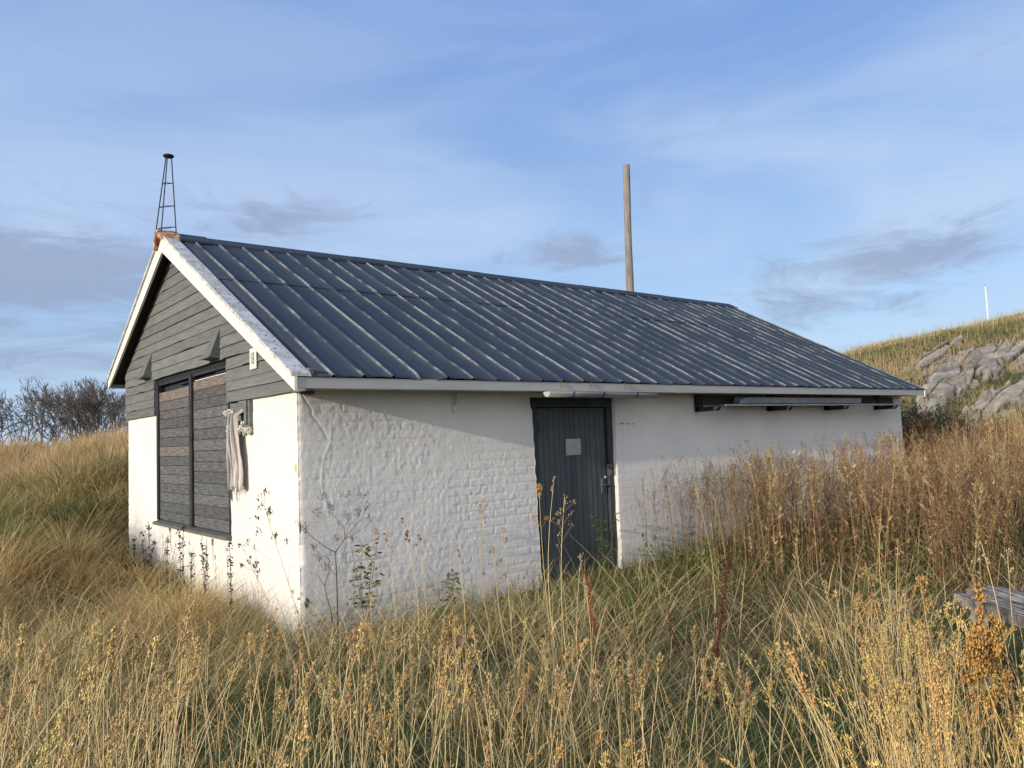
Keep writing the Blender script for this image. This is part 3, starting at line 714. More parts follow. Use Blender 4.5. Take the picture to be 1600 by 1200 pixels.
# ------------------------------------------------------------------ vegetation material
def veg_mat(name, tr=.3, rough=.7):
    mt, nt, out = new_mat(name); g = NT(nt)
    c = g.attr().outputs['Color']
    d = g.n('ShaderNodeBsdfDiffuse', i_Color=c); t = g.n('ShaderNodeBsdfTranslucent', i_Color=c)
    gl = g.n('ShaderNodeBsdfGlossy', i_Roughness=.45, i_Color=(.9, .85, .75))
    m1 = g.n('ShaderNodeMixShader', i_0=tr, i_1=d.outputs[0], i_2=t.outputs[0])
    m2 = g.n('ShaderNodeMixShader', i_0=.035, i_1=m1.outputs[0], i_2=gl.outputs[0])
    nt.links.new(m2.outputs[0], out.inputs[0]); return mt
M_veg = veg_mat('dry_grass', .28)
M_stem = veg_mat('dry_stems', .08)
STRAW, TAN, PALE = np.array((.60, .455, .22)), np.array((.43, .295, .13)), np.array((.68, .56, .33))
OLIVE, GREEN, BROWN, RUST = np.array((.155, .175, .052)), np.array((.105, .175, .038)), np.array((.165, .11, .065)), np.array((.23, .128, .065))
HEADC = np.array((.57, .43, .19))

def slabgap(x, y): return 1-.7*np.exp(-((x+.5)/.38)**2-((y-3.75)/.5)**2)
def in_house(x, y, m=0.03): return (x > -m) & (x < L_+m) & (y > -m) & (y < W_+m)
def sector(N, D0, D1, a0, a1, power=1.0):
    """N points in the camera-side sector, angles in photo pixels (a0..a1), area density ~ D**-power"""
    u = rng.random(N); e = 2-power
    D = (D0**e+u*(D1**e-D0**e))**(1/e) if abs(e) > 1e-6 else D0*(D1/D0)**u
    px = rng.uniform(a0, a1, N); t = (px-800)/FPX
    fh = np.array([math.cos(YAW), math.sin(YAW)]); rh = np.array([math.sin(YAW), -math.cos(YAW)])
    x = CAM[0]+D*(fh[0]+rh[0]*t); y = CAM[1]+D*(fh[1]+rh[1]*t)
    return x, y, D, px
def strips(base, h, th0, th1, phi, w, col, segs=4, tw=None, colt=None):
    N = len(base)
    if tw is None: tw = rng.uniform(-1.2, 1.2, N)
    k = np.arange(segs+1)/segs
    th = th0[:, None]+th1[:, None]*k[None, :-1]**1.2
    st = (h/segs)[:, None]
    dx = np.sin(th)*st; dz = np.cos(th)*st
    r = np.concatenate([np.zeros((N, 1)), np.cumsum(dx, 1)], 1); z = np.concatenate([np.zeros((N, 1)), np.cumsum(dz, 1)], 1)
    cp, sp = np.cos(phi)[:, None], np.sin(phi)[:, None]
    P = np.stack([base[:, 0, None]+r*cp, base[:, 1, None]+r*sp, base[:, 2, None]+z], -1)
    a = phi+math.pi/2+tw
    wv = np.stack([np.cos(a), np.sin(a), 0*a], -1)[:, None, :]*(w[:, None]*(1-.85*k[None, :]**1.6)/2)[:, :, None]
    Vv = np.stack([P-wv, P+wv], 2).reshape(-1, 3)
    b0 = (np.arange(N)*(segs+1)*2)[:, None]+(np.arange(segs)*2)[None, :]
    Q = np.stack([b0, b0+1, b0+3, b0+2], -1).reshape(-1, 4)
    if colt is None: colt = col
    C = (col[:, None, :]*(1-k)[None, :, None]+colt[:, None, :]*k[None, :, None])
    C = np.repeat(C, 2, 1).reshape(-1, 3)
    return Vv, Q, C, P
def tubes(P, rad, col, n=3):
    """P (N,K,3) centre lines, rad (N,K), col (N,3) or (N,K,3)"""
    N, K, _ = P.shape
    T = np.gradient(P, axis=1); T /= np.linalg.norm(T, axis=2, keepdims=True)+1e-9
    A = np.cross(T, np.array([.31, .83, .2])); A /= np.linalg.norm(A, axis=2, keepdims=True)+1e-9; B = np.cross(T, A)
    w = 2*np.pi*np.arange(n)/n
    V = P[:, :, None, :]+rad[:, :, None, None]*(A[:, :, None, :]*np.cos(w)[None, None, :, None]+B[:, :, None, :]*np.sin(w)[None, None, :, None])
    b = (np.arange(N)*K*n)[:, None, None]+(np.arange(K-1)*n)[None, :, None]
    j = np.arange(n)[None, None, :]; j2 = (j+1) % n
    Q = np.stack([b+j, b+j2, b+n+j2, b+n+j], -1).reshape(-1, 4)
    if col.ndim == 2: col = np.repeat(col[:, None, :], K, 1)
    return V.reshape(-1, 3), Q, np.repeat(col, n, 1).reshape(-1, 3)
def diamonds(c, d, L, W, col):
    N = len(c); d = d/(np.linalg.norm(d, axis=1, keepdims=True)+1e-9)
    A = np.cross(d, np.array([.31, .52, .8])); A /= np.linalg.norm(A, axis=1, keepdims=True)+1e-9; B = np.cross(d, A)
    vs = [c]+[c+d*(L*.42)[:, None]+(W*.5)[:, None]*(A*math.cos(w)+B*math.sin(w)) for w in (0, 2.094, 4.189)]+[c+d*L[:, None]]
    V = np.stack(vs, 1).reshape(-1, 3); b = (np.arange(N)*5)[:, None]
    T = np.array([(0, 2, 1), (0, 3, 2), (0, 1, 3), (4, 1, 2), (4, 2, 3), (4, 3, 1)])
    return V, (b[:, :, None]+T[None]).reshape(-1, 3), np.repeat(col, 5, 0)
class Bag:
    def __init__(s): s.V = []; s.Q = {3: [], 4: []}; s.C = []; s.n = 0
    def add(s, V, Q, C, *_):
        s.V.append(V); s.Q[Q.shape[1]].append(Q+s.n); s.C.append(C); s.n += len(V)
    def build(s, name, mat, parent=None, org=None):
        Q = [np.concatenate(s.Q[k]) for k in (3, 4) if s.Q[k]]
        V = np.concatenate(s.V)
        b = np.array(world_loc(parent)) if parent is not None else (np.zeros(3) if org is None else np.array(org))
        o = np_mesh(name, V-b, Q, mat, parent, np.concatenate(s.C))
        if parent is None: o.location = b
        return o
def jit(col, N, s=.18):
    return np.clip(col*(1+rng.normal(0, s, (N, 1)))*(1+rng.normal(0, s*.3, (N, 3))), .008, .9)
def mixc(a, b, t): return a[None, :]*(1-t[:, None])+b[None, :]*t[:, None]
def horizon_y(px): return 686-.037*(px-800)
def zcap(px, D, ycap):      # tallest a stalk at this distance grows in this part of the meadow
    return CAM[2]-(ycap-horizon_y(px))/FPX*D
WIND = .55    # the meadow leans a little away from the sea wind

# ---- A: turf and thatch
def turf(name, N, D0, D1, a0, a1, power, hr, wk, segs, cfun, thr=(.1, .5), bend=(.5, 1.9), keep=None, zoff=0, wmin=.0022, hcap=None):
    x, y, D, px = sector(N, D0, D1, a0, a1, power)
    k = ~in_house(x, y)
    if keep is not None: k &= keep(x, y, D, px)
    k &= ~((px > 1445) & (D > 2.6) & (D < 5.4) & (rng.random(len(px)) < .75) & (hr[1] > .4))
    x, y, D, px = x[k], y[k], D[k], px[k]; n = len(x)
    z = ground(x, y)-.01
    clump = fbm(x*1.6, y*1.6, 101, 3)
    h = rng.uniform(*hr, n)*(.55+.9*clump)*slabgap(x, y)
    h = np.minimum(h, np.where((px > 1440) & (D < 5.2), np.maximum(zcap(px, D, 968)-z, .06), 9))
    phi = rng.normal(WIND, 1.6, n); 
    col, colt = cfun(x, y, D, px, n)
    w = np.maximum(wmin, D*wk)*rng.uniform(.7, 1.4, n)
    return strips(np.stack([x, y, z], -1), h, rng.uniform(*thr, n), rng.uniform(*bend, n), phi, w, col, segs, None, colt)
def nwall(x, y, D, px): return np.ones(len(x), bool)
def gmask(x, y, D, px):
    return np.clip(sstep(.50, .62, fbm(x*.85+3, y*.85, 103, 2)+.13*np.exp(-((px-740)/130)**2-((D-4.9)/.8)**2)+.10*np.exp(-((px-1130)/130)**2-((D-3.9)/.8)**2)+.10*np.exp(-((px-380)/90)**2-((D-4.6)/.8)**2)+.14*np.exp(-((px-270)/140)**2-((D-3.7)/.7)**2)+.08*np.exp(-((px+20)/120)**2-((D-4.6)/.9)**2)), 0, 1)
def c_near(x, y, D, px, n):
    g1 = np.clip(.74+.45*gmask(x, y, D, px)+rng.normal(0, .20, n), 0, 1)
    base = mixc(STRAW*.9, GREEN*1.15, np.clip(g1*1.0, 0, .97))
    pick = rng.random(n)[:, None]
    base = np.where(pick < .24, mixc(TAN, OLIVE*1.1, np.clip(g1*1.2, 0, 1)), base); base = np.where((pick > .24) & (pick < .31), mixc(BROWN, OLIVE, g1*.6), base)
    wz = (sstep(1000, 1120, px)*sstep(4.6, 5.8, D)*.75)[:, None]*(rng.random((n, 1)) < .75); base = base*(1-wz)+np.where(rng.random((n, 1)) < .6, BROWN*1.2, TAN*.9)*wz
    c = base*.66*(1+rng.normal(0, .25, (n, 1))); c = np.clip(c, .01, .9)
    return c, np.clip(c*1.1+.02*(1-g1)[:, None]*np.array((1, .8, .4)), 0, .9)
bag = Bag()
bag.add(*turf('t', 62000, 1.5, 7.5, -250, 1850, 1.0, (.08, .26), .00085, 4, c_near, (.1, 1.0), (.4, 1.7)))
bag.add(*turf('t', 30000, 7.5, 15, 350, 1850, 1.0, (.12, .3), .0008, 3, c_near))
tag(bag.build('turf_grass', M_veg), kind='stuff', label='short tangled green and straw turf covering the whole meadow', cat='grass')
# long fine dry blades bending over
def c_dry(x, y, D, px, n):
    g1 = sstep(.45, .7, fbm(x*.8, y*.8, 107, 3))
    pick = rng.random(n)[:, None]
    c = np.where(pick < .5, STRAW[None], np.where(pick < .72, TAN[None], np.where(pick < .84, PALE[None], mixc(OLIVE*1.3, GREEN, g1))))
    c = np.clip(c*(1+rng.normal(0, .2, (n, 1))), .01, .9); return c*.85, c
bag = Bag()
def keepdry(x, y, D, px):
    dens = .09+.13*np.exp(-((px-150)/300)**2)+.34*np.exp(-((px-1400)/160)**2)*(D < 5.2)*(1-.9*((px > 1455) & (D > 2.2)))+.05*np.exp(-((px-950)/250)**2)+.12*(D < 3.4)
    dens *= (.35+1.2*sstep(.40, .62, fbm(x*1.3+8, y*1.3, 109, 3)))*(1-.92*gmask(x, y, D, px))*.46*(1-.8*sstep(980, 1080, px)*sstep(4.4, 5.2, D))
    near_wall = (x > .1) & (x < 3.7) & (y > -.9) & (y < 0); dens = np.where(near_wall, dens*.45, dens)
    return rng.random(len(x)) < dens
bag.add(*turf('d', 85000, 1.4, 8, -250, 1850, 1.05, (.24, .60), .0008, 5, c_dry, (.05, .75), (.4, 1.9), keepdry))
# flattened straw lying across
bag.add(*turf('d', 6500, 1.6, 7, -200, 1850, 1.1, (.25, .75), .0009, 4, c_dry, (.6, 1.25), (.1, .6), None, wmin=.003))
tag(bag.build('dry_grass', M_veg), kind='stuff', label='long dry straw coloured grass bending over in the foreground', cat='grass')

def tussocks(ntus, D0, D1, a0, a1, per, hr, cf, wk=.0005, spread=.28, keep=None):
    x, y, D, px = sector(ntus, D0, D1, a0, a1, .6); k = ~in_house(x, y, .25)
    if keep is not None: k &= keep(x, y, D, px)
    x, y, D, px = x[k], y[k], D[k], px[k]; n = len(x)
    sc = rng.uniform(.6, 1.4, n)
    i = np.repeat(np.arange(n), per); N = len(i)
    a = rng.uniform(0, 2*np.pi, N); r = np.sqrt(rng.random(N))
    bx = x[i]+np.cos(a)*r*spread*.35*sc[i]; by = y[i]+np.sin(a)*r*spread*.35*sc[i]
    base = np.stack([bx, by, ground(bx, by)-.02], -1)
    col, colt = cf(x[i], y[i], D[i], px[i], N)
    h = rng.uniform(*hr, N)*sc[i]*slabgap(bx, by)
    return strips(base, h, .1+r*.7, rng.uniform(.5, 1.9, N), a+rng.normal(0, .35, N), np.maximum(.0022, D[i]*wk)*rng.uniform(.7, 1.3, N), col, 5, None, colt)
# ---- A2: separate straw tufts fanning out of the turf
bag = Bag()
kt = lambda x, y, D, px: (rng.random(len(x)) < np.clip(.55+.5*np.exp(-((px-150)/300)**2)-.75*gmask(x, y, D, px), .04, 1)*.8*(1-.45*np.exp(-((px-1080)/190)**2))*(1-.85*sstep(980, 1080, px)*sstep(4.4, 5.2, D))) & ~((px > 1440) & (D > 1.9) & (D < 6)) & ~((x > 0) & (y > -.35))
bag.add(*tussocks(620, 1.7, 7.3, -200, 1800, 46, (.3, .72), c_dry, .00085, .30, kt))
tag(bag.build('straw_tufts', M_veg), kind='stuff', label='tufts of pale straw fanning out of the green turf', cat='grass')
# ---- B: left bank, tussocks and golden fringe
def c_tuss(x, y, D, px, n):
    t = sstep(.3, .62, fbm(x*.7, y*.7, 113, 3)); c = mixc(OLIVE*1.0, TAN*.55+STRAW*.5, np.clip(t*1.0-.40*sstep(7.6, 9.6, D+(fbm(x*.6+4, y*.6, 115, 3)-.5)*5)*(1-sstep(11, 13.5, D))+rng.normal(0, .24, n), 0, 1))
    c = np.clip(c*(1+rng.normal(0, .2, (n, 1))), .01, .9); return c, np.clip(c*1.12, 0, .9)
bag = Bag()
bag.add(*tussocks(260, 6.5, 13.5, -350, 420, 110, (.35, .8), c_tuss, .0009, .5))
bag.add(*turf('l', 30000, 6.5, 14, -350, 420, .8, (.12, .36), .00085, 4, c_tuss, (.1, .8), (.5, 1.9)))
bag.add(*tussocks(50, 4.2, 7.5, -150, 430, 120, (.25, .5), c_tuss, .0007))
tag(bag.build('tussock_grass', M_veg), kind='stuff', label='olive drooping tussock grass on the bank left of the hut', cat='grass')
def c_gold(x, y, D, px, n):
    pick = rng.random(n)[:, None]; c = np.where(pick < .6, STRAW[None]*np.array((1.0, .92, .9)), np.where(pick < .85, TAN[None]*1.15, PALE[None]))
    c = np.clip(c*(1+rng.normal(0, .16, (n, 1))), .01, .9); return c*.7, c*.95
bag = Bag()
kg = lambda x, y, D, px: rng.random(len(x)) < sstep(11.5, 15.5, D+(fbm(x*.55, y*.55, 117, 3)-.5)*9)
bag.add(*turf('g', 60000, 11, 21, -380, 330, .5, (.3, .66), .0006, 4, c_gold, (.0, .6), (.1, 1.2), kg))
bag.add(*turf('g', 15000, 11, 30, 330, 1300, .5, (.4, .8), .0005, 3, c_gold, (.0, .35), (.1, .9)))
bag.add(*turf('g', 9000, 21, 34, -380, 330, .5, (.45, .85), .0005, 3, c_gold, (.0, .35), (.1, .9)))
tag(bag.build('golden_grass', M_veg), kind='stuff', label='tall golden grass along the crest of the left bank', cat='grass')

# ---- C: seeding stalks
def heads(tip, axis, hl, M, col, spread=.20, wl=(.006, .010), clust=7, droop=0.0):
    """clustered one-sided panicles: tip (N,3) top of the stem, axis (N,3)"""
    N = len(tip); ax = axis/np.linalg.norm(axis, axis=1, keepdims=True)
    tcl = np.sort(rng.random((N, clust))**.8, 1)
    ang = rng.uniform(0, 2*np.pi, (N, clust))
    tcl = np.clip(tcl, 0, 1); off = np.stack([np.cos(ang), np.sin(ang), rng.uniform(.1, .9, (N, clust))], -1)*(hl[:, None]*spread*(.12+rng.random((N, clust))**2*(1.15-tcl)))[:, :, None]
    cc = tip[:, None, :]-ax[:, None, :]*(hl[:, None]*(1-tcl))[:, :, None]+off
    ci = rng.integers(0, clust, (N, M)); idx = np.arange(N)[:, None]
    c = cc[idx, ci]+rng.normal(0, 1, (N, M, 3))*(hl[:, None, None]*.022+.0010)
    d = ax[:, None, :]*1.3+off[idx, ci]*6+rng.normal(0, .28, (N, M, 3))
    L = rng.uniform(*wl, (N, M))*1.25; W = L*rng.uniform(.30, .46, (N, M))
    cl = np.repeat(col[:, None, :], M, 1)*(1+rng.normal(0, .16, (N, M, 1)))
    dv = diamonds(c.reshape(-1, 3), d.reshape(-1, 3), L.ravel(), W.ravel(), np.clip(cl.reshape(-1, 3), .01, .9))
    # little stalks from the stem to each cluster
    s0 = tip[:, None, :]-ax[:, None, :]*(hl[:, None]*np.clip(1.12-tcl, 0, 1.1))[:, :, None]
    P = np.stack([s0, .5*(s0+cc)+np.array([0, 0, .002]), cc], 2).reshape(-1, 3, 3)
    tv = tubes(P, np.full((len(P), 3), .0007), np.repeat(col*.9, clust, 0))
    return dv, tv
def stalks(bag, x, y, D, h, lean, phi, col, hcol, hl, M=30, segs=6, rad=.0014, **kw):
    n = len(x); base = np.stack([x, y, ground(x, y)-.01], -1)
    _, _, _, P = strips(base, h, lean*.3, lean, phi, np.full(n, .002), col, segs)
    rr_ = np.maximum(rad, D*.00046)[:, None]*(1.15-.55*np.linspace(0, 1, segs+1))[None, :]
    bag.add(*tubes(P, rr_, col))
    dv, tv = heads(P[:, -1], P[:, -1]-P[:, -2], hl, M, hcol, **kw)
    bag.add(*dv); bag.add(*tv); return P
bag = Bag()
x, y, D, px = sector(5200, 1.35, 7.2, -250, 1850, 1.15)
dens = .085*np.exp(-((px-170)/300)**2)*(1-.6*gmask(x, y, D, px))+.07*np.exp(-((px-640)/260)**2)+.07+.50*np.exp(-((px-1410)/95)**2)*(D < 4.8)+.22*(px > 1400)*(D < 2.8)
dens *= .4+1.2*sstep(.4, .6, fbm(x*1.7, y*1.7, 121, 3))
k = (~in_house(x, y, .1)) & (rng.random(len(x)) < dens) & ~((y > -.25) & (x > 0)) & ~((x < 0) & (x > -.5) & (y > -.4))
k &= ~((px > 980) & (px < 1330) & (D < 2.6)) & ~((px > 430) & (px < 980) & (D < 1.7))
x, y, D, px = x[k], y[k], D[k], px[k]; n = len(x)
ycap = np.interp(px, [-250, 100, 300, 430, 520, 800, 1000, 1250, 1340, 1500, 1850], [930, 930, 950, 985, 960, 940, 985, 950, 880, 960, 960])+np.abs(rng.normal(0, 75, n))
h = np.minimum(rng.uniform(.65, 1.25, n), zcap(px, D, ycap)-ground(x, y)); k = h > .28
x, y, D, px, h = x[k], y[k], D[k], px[k], h[k]; n = len(x); print('stalks', n)
gold = sstep(1250, 1450, px)
scol = jit(STRAW*.6+PALE*.4, n, .15)*mixc(np.array((.92, .9, .85)), np.array((1.12, 1.0, .8)), gold)
hcol = jit(HEADC, n, .18)*mixc(np.array((.92, .88, .85)), np.array((1.15, 1.05, .9)), gold)
stalks(bag, x, y, D, h, np.abs(rng.normal(.3, .28, n)), rng.normal(WIND, 1.3, n), scol, hcol, rng.uniform(.06, .20, n)*np.clip(h/.8, .5, 1), 58, spread=.20, wl=(.006, .0115), clust=9)
# a few big mature heads close by
x, y, D, px = sector(150, 1.9, 4.0, -150, 1150, 1.0); k = (rng.random(len(x)) < np.where(px < 560, 1, .45)) & ~in_house(x, y, .3) & (~((x > -.6) & (y > -.6))); x, y, D, px = x[k], y[k], D[k], px[k]; n = len(x)
ycap = np.interp(px, [-150, 430, 520, 800, 1150], [920, 965, 960, 950, 980])+np.abs(rng.normal(0, 90, n)); h = np.clip(zcap(px, D, ycap)-ground(x, y), .3, 1.35)
stalks(bag, x, y, D, h, np.abs(rng.normal(.3, .22, n)), rng.normal(WIND, .9, n), jit(STRAW*.6+PALE*.4, n, .12), jit(HEADC*np.array((.95, .85, .8)), n, .15), rng.uniform(.09, .17, n), 130, spread=.15, wl=(.006, .0115), clust=11, rad=.0018)
# bare straight culms
x, y, D, px = sector(9000, 1.6, 7.2, -250, 1850, 1.1)
dens = (.13*np.exp(-((px-200)/330)**2)+.095)*(1-.75*gmask(x, y, D, px))+.36*np.exp(-((px-1415)/110)**2)
k = (~in_house(x, y, .1)) & (rng.random(len(x)) < dens) & ~((y > -.2) & (x > 0)); x, y, D, px = x[k], y[k], D[k], px[k]; n = len(x)
ycap = np.interp(px, [-250, 300, 430, 520, 800, 1250, 1350, 1850], [950, 970, 1000, 985, 970, 980, 900, 985])+np.abs(rng.normal(0, 90, n))
h = np.minimum(rng.uniform(.4, 1.0, n), zcap(px, D, ycap)-ground(x, y)); k = h > .2; x, y, D, h = x[k], y[k], D[k], h[k]; n = len(x)
_, _, _, P = strips(np.stack([x, y, ground(x, y)-.01], -1), h, np.abs(rng.normal(0, .32, n)), np.abs(rng.normal(.2, .3, n)), rng.uniform(-3.14, 3.14, n), np.full(n, .002), np.ones((n, 3)), 4)
bag.add(*tubes(P, np.maximum(.0013, D*.00052)[:, None]*(1.1-.6*np.linspace(0, 1, 5))[None], jit((STRAW+PALE)*.53, n, .2)))
tag(bag.build('seeding_grass_stalks', M_stem), kind='stuff', label='countless tan seeding grass stalks standing over the meadow', cat='grass')

# ---- D: dead weeds right of the door
bag = Bag()
x, y, D, px = [np.concatenate(q_) for q_ in zip(sector(8200, 4.8, 19, 985, 2050, 1.08), sector(420, 5.6, 9.5, 975, 1230, 1.0))]
edge = np.interp(px, [985, 1050, 1130, 1220, 1300, 1450, 1600, 2050], [7.0, 6.2, 5.4, 4.9, 4.9, 5.5, 6.0, 6.4])
k = ~in_house(x, y, .06) & (D > edge+rng.normal(0, .35, len(D))+1.2*(fbm(x*1.4, y*1.4, 133, 2)-.5)) & (rng.random(len(D)) < .45+1.3*sstep(.36, .56, fbm(x*1.9+5, y*1.9, 134, 2))) & (x > 3.6+rng.random(len(x))*.25) & ~((D > 17) & (px < 1400))
x, y, D, px = x[k], y[k], D[k], px[k]; n = len(x); print('weeds', n)
ycap = np.interp(px, [980, 1040, 1100, 1180, 1260, 1310, 1360, 1420, 1500, 1560, 1700], [725, 694, 684, 680, 678, 658, 648, 655, 655, 665, 650])+np.abs(rng.normal(0, 40, n))-10+70*(fbm(x*1.1+2, y*1.1, 135, 2)-.42)
h = np.clip(np.minimum(rng.uniform(.85, 1.3, n)*(.74+.26*sstep(0, 2.0, D-np.interp(px, [985, 1130, 1300, 1450, 2050], [6.6, 5.5, 5.0, 5.6, 6.4]))), zcap(px, D, ycap)-ground(x, y)), .25, 1.4)
thin = 1-sstep(1080, 1230, px)
rusty = np.clip(fbm(x*.8, y*.8, 131, 3)*1.6-.4+.25*sstep(1250, 1420, px), 0, 1)
pk_ = rng.random(n)[:, None]; sc = np.where(pk_ < .16, TAN*.95, np.where(pk_ < .28, STRAW*.75, mixc(BROWN*1.05, RUST*.95, rusty)))*mixc(np.array((1, 1, 1)), np.array((.8, .85, .9)), thin); sc = np.clip(sc*(1+rng.normal(0, .2, (n, 1))), .01, .6)
_, _, _, P = strips(np.stack([x, y, ground(x, y)-.02], -1), h, rng.uniform(0, .14, n), np.abs(rng.normal(0, .22, n)), rng.uniform(-3.14, 3.14, n), np.full(n, .003), sc, 6)
bag.add(*tubes(P, (.0022*np.maximum(1, D/9))[:, None]*(1.2-.8*np.linspace(0, 1, 7))[None], sc))
# curled dead leaves along the stems
M_ = 26; si = np.repeat(np.arange(n), M_); t = rng.uniform(.12, 1.0, len(si))*6; k0 = np.minimum(t.astype(int), 5); fr = t-k0
c = P[si, k0]*(1-fr)[:, None]+P[si, k0+1]*fr[:, None]
a = rng.uniform(0, 2*np.pi, len(si)); N = len(si); tt = t/6
lc = sc[si]*rng.choice([.55, .9, 1.35, 1.9], N, p=[.25, .35, .25, .15])[:, None]
grn = (rng.random(N) < .05*(1-tt)+.02) ; lc[grn] = np.array((.11, .16, .04))
pk = (rng.random(N) < .22) & (tt > .75); lc[pk] = np.array((.38, .26, .19))
keepm = rng.random(N) < np.where(thin[si] > .5, .62, .95)
Lf = rng.uniform(.03, .085, N)*(1.1-.5*tt)*np.where(thin[si] > .5, .5, 1)*np.maximum(1, D[si]/14)
st = strips(c[keepm], Lf[keepm], rng.uniform(.5, 1.5, N)[keepm], rng.uniform(.2, 1.6, N)[keepm], a[keepm], (Lf*rng.uniform(.16, .34, N))[keepm], np.clip(lc[keepm], .01, .6), 2)
bag.add(*st[:3])
# side branches with seed flecks near the tops
B_ = 5; si = np.repeat(np.arange(n), B_); t = rng.uniform(.6, .98, len(si))*6; k0 = np.minimum(t.astype(int), 5); fr = t-k0
c = P[si, k0]*(1-fr)[:, None]+P[si, k0+1]*fr[:, None]; N = len(si)
a = rng.uniform(0, 2*np.pi, N); Lb = rng.uniform(.05, .16, N)
bc = np.clip(sc[si]*rng.choice([.8, 1.2, 1.7], N)[:, None], .01, .6)
_, _, _, PB = strips(c, Lb, rng.uniform(.3, .9, N), rng.uniform(-.5, .1, N), a, np.full(N, .002), bc, 2)
bag.add(*tubes(PB, np.full((N, 3), .0011)*np.maximum(1, D[si]/9)[:, None], bc))
F_ = 5; fi = np.repeat(np.arange(N), F_); tf = rng.uniform(.3, 1, len(fi))[:, None]
fc = PB[fi, 0]*(1-tf)+PB[fi, 2]*tf+rng.normal(0, .006, (len(fi), 3))
flc = np.clip(np.where(thin[si][fi][:, None] > .5, np.array((.09, .07, .055)), bc[fi]*1.15)*(1+rng.normal(0, .25, (len(fi), 1))), .01, .6)
bag.add(*diamonds(fc, rng.normal(0, 1, (len(fi), 3))+np.array([0, 0, .8]), rng.uniform(.008, .018, len(fi)), rng.uniform(.004, .008, len(fi)), flc))
tag(bag.build('dead_weeds', M_stem), kind='stuff', label='dense rusty brown dead weeds in front of the long wall', cat='weeds')
# green shoots and pale dry grass among the weeds
bag = Bag()
x, y, D, px = sector(9000, 5.2, 9.5, 960, 1750, 1.0); kk = (~in_house(x, y, .1)) & (fbm(x*1.5, y*1.5, 137, 2) > .52); x, y, D = x[kk], y[kk], D[kk]; n = len(x)
z0 = ground(x, y)+rng.uniform(.02, .5, n)*rng.random(n); Lf = rng.uniform(.03, .07, n)
gc = np.clip(jit(np.array((.12, .17, .04)), n, .3), .02, .5)
bag.add(*strips(np.stack([x, y, z0], -1), Lf, rng.uniform(.3, 1.4, n), rng.uniform(.1, 1, n), rng.uniform(-3.14, 3.14, n), Lf*.42, gc, 3)[:3])
tag(bag.build('green_undergrowth', M_veg), kind='stuff', label='small green leaves growing between the brown weed stems', cat='weeds')
bag = Bag()
kr = lambda x, y, D, px: (px > 1440+(D-8)*6) & (fbm(x*.9, y*.9, 139, 2) > .44)
bag.add(*turf('p', 9000, 8, 17, 1400, 2050, .8, (.8, 1.25), .0004, 5, c_gold, (.0, .2), (.1, .6), kr))
tag(bag.build('tall_pale_grass', M_veg), kind='stuff', label='tall pale yellow grass at the far right edge of the weeds', cat='grass')

# ---- F: hill grass
def c_hill(x, y, D, px, n):
    t = np.clip(sstep(.38, .6, fbm(x*.35, y*.35, 141, 3))+rng.normal(0, .2, n), 0, 1); c = mixc(OLIVE*1.35, STRAW*.85, t)
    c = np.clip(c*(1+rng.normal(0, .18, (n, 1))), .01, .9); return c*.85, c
# rock slabs on the hillside
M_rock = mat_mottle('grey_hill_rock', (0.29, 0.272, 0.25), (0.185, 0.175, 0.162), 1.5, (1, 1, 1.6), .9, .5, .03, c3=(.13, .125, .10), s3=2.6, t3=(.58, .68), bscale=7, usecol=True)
def inside(px, py, poly):
    poly = np.array(poly, float); n = len(poly); dmin = np.full(px.shape, 1e9); ins = np.zeros(px.shape, bool)
    for i in range(n):
        a, b2 = poly[i], poly[(i+1) % n]; ab = b2-a
        t = np.clip(((px-a[0])*ab[0]+(py-a[1])*ab[1])/(ab@ab), 0, 1); dmin = np.minimum(dmin, np.hypot(px-a[0]-t*ab[0], py-a[1]-t*ab[1]))
        c = (a[1] > py) != (b2[1] > py)
        with np.errstate(divide='ignore', invalid='ignore'): xi = a[0]+(py-a[1])/(b2[1]-a[1])*ab[0]
        ins ^= c & (px < xi)
    return np.where(ins, dmin, -dmin)
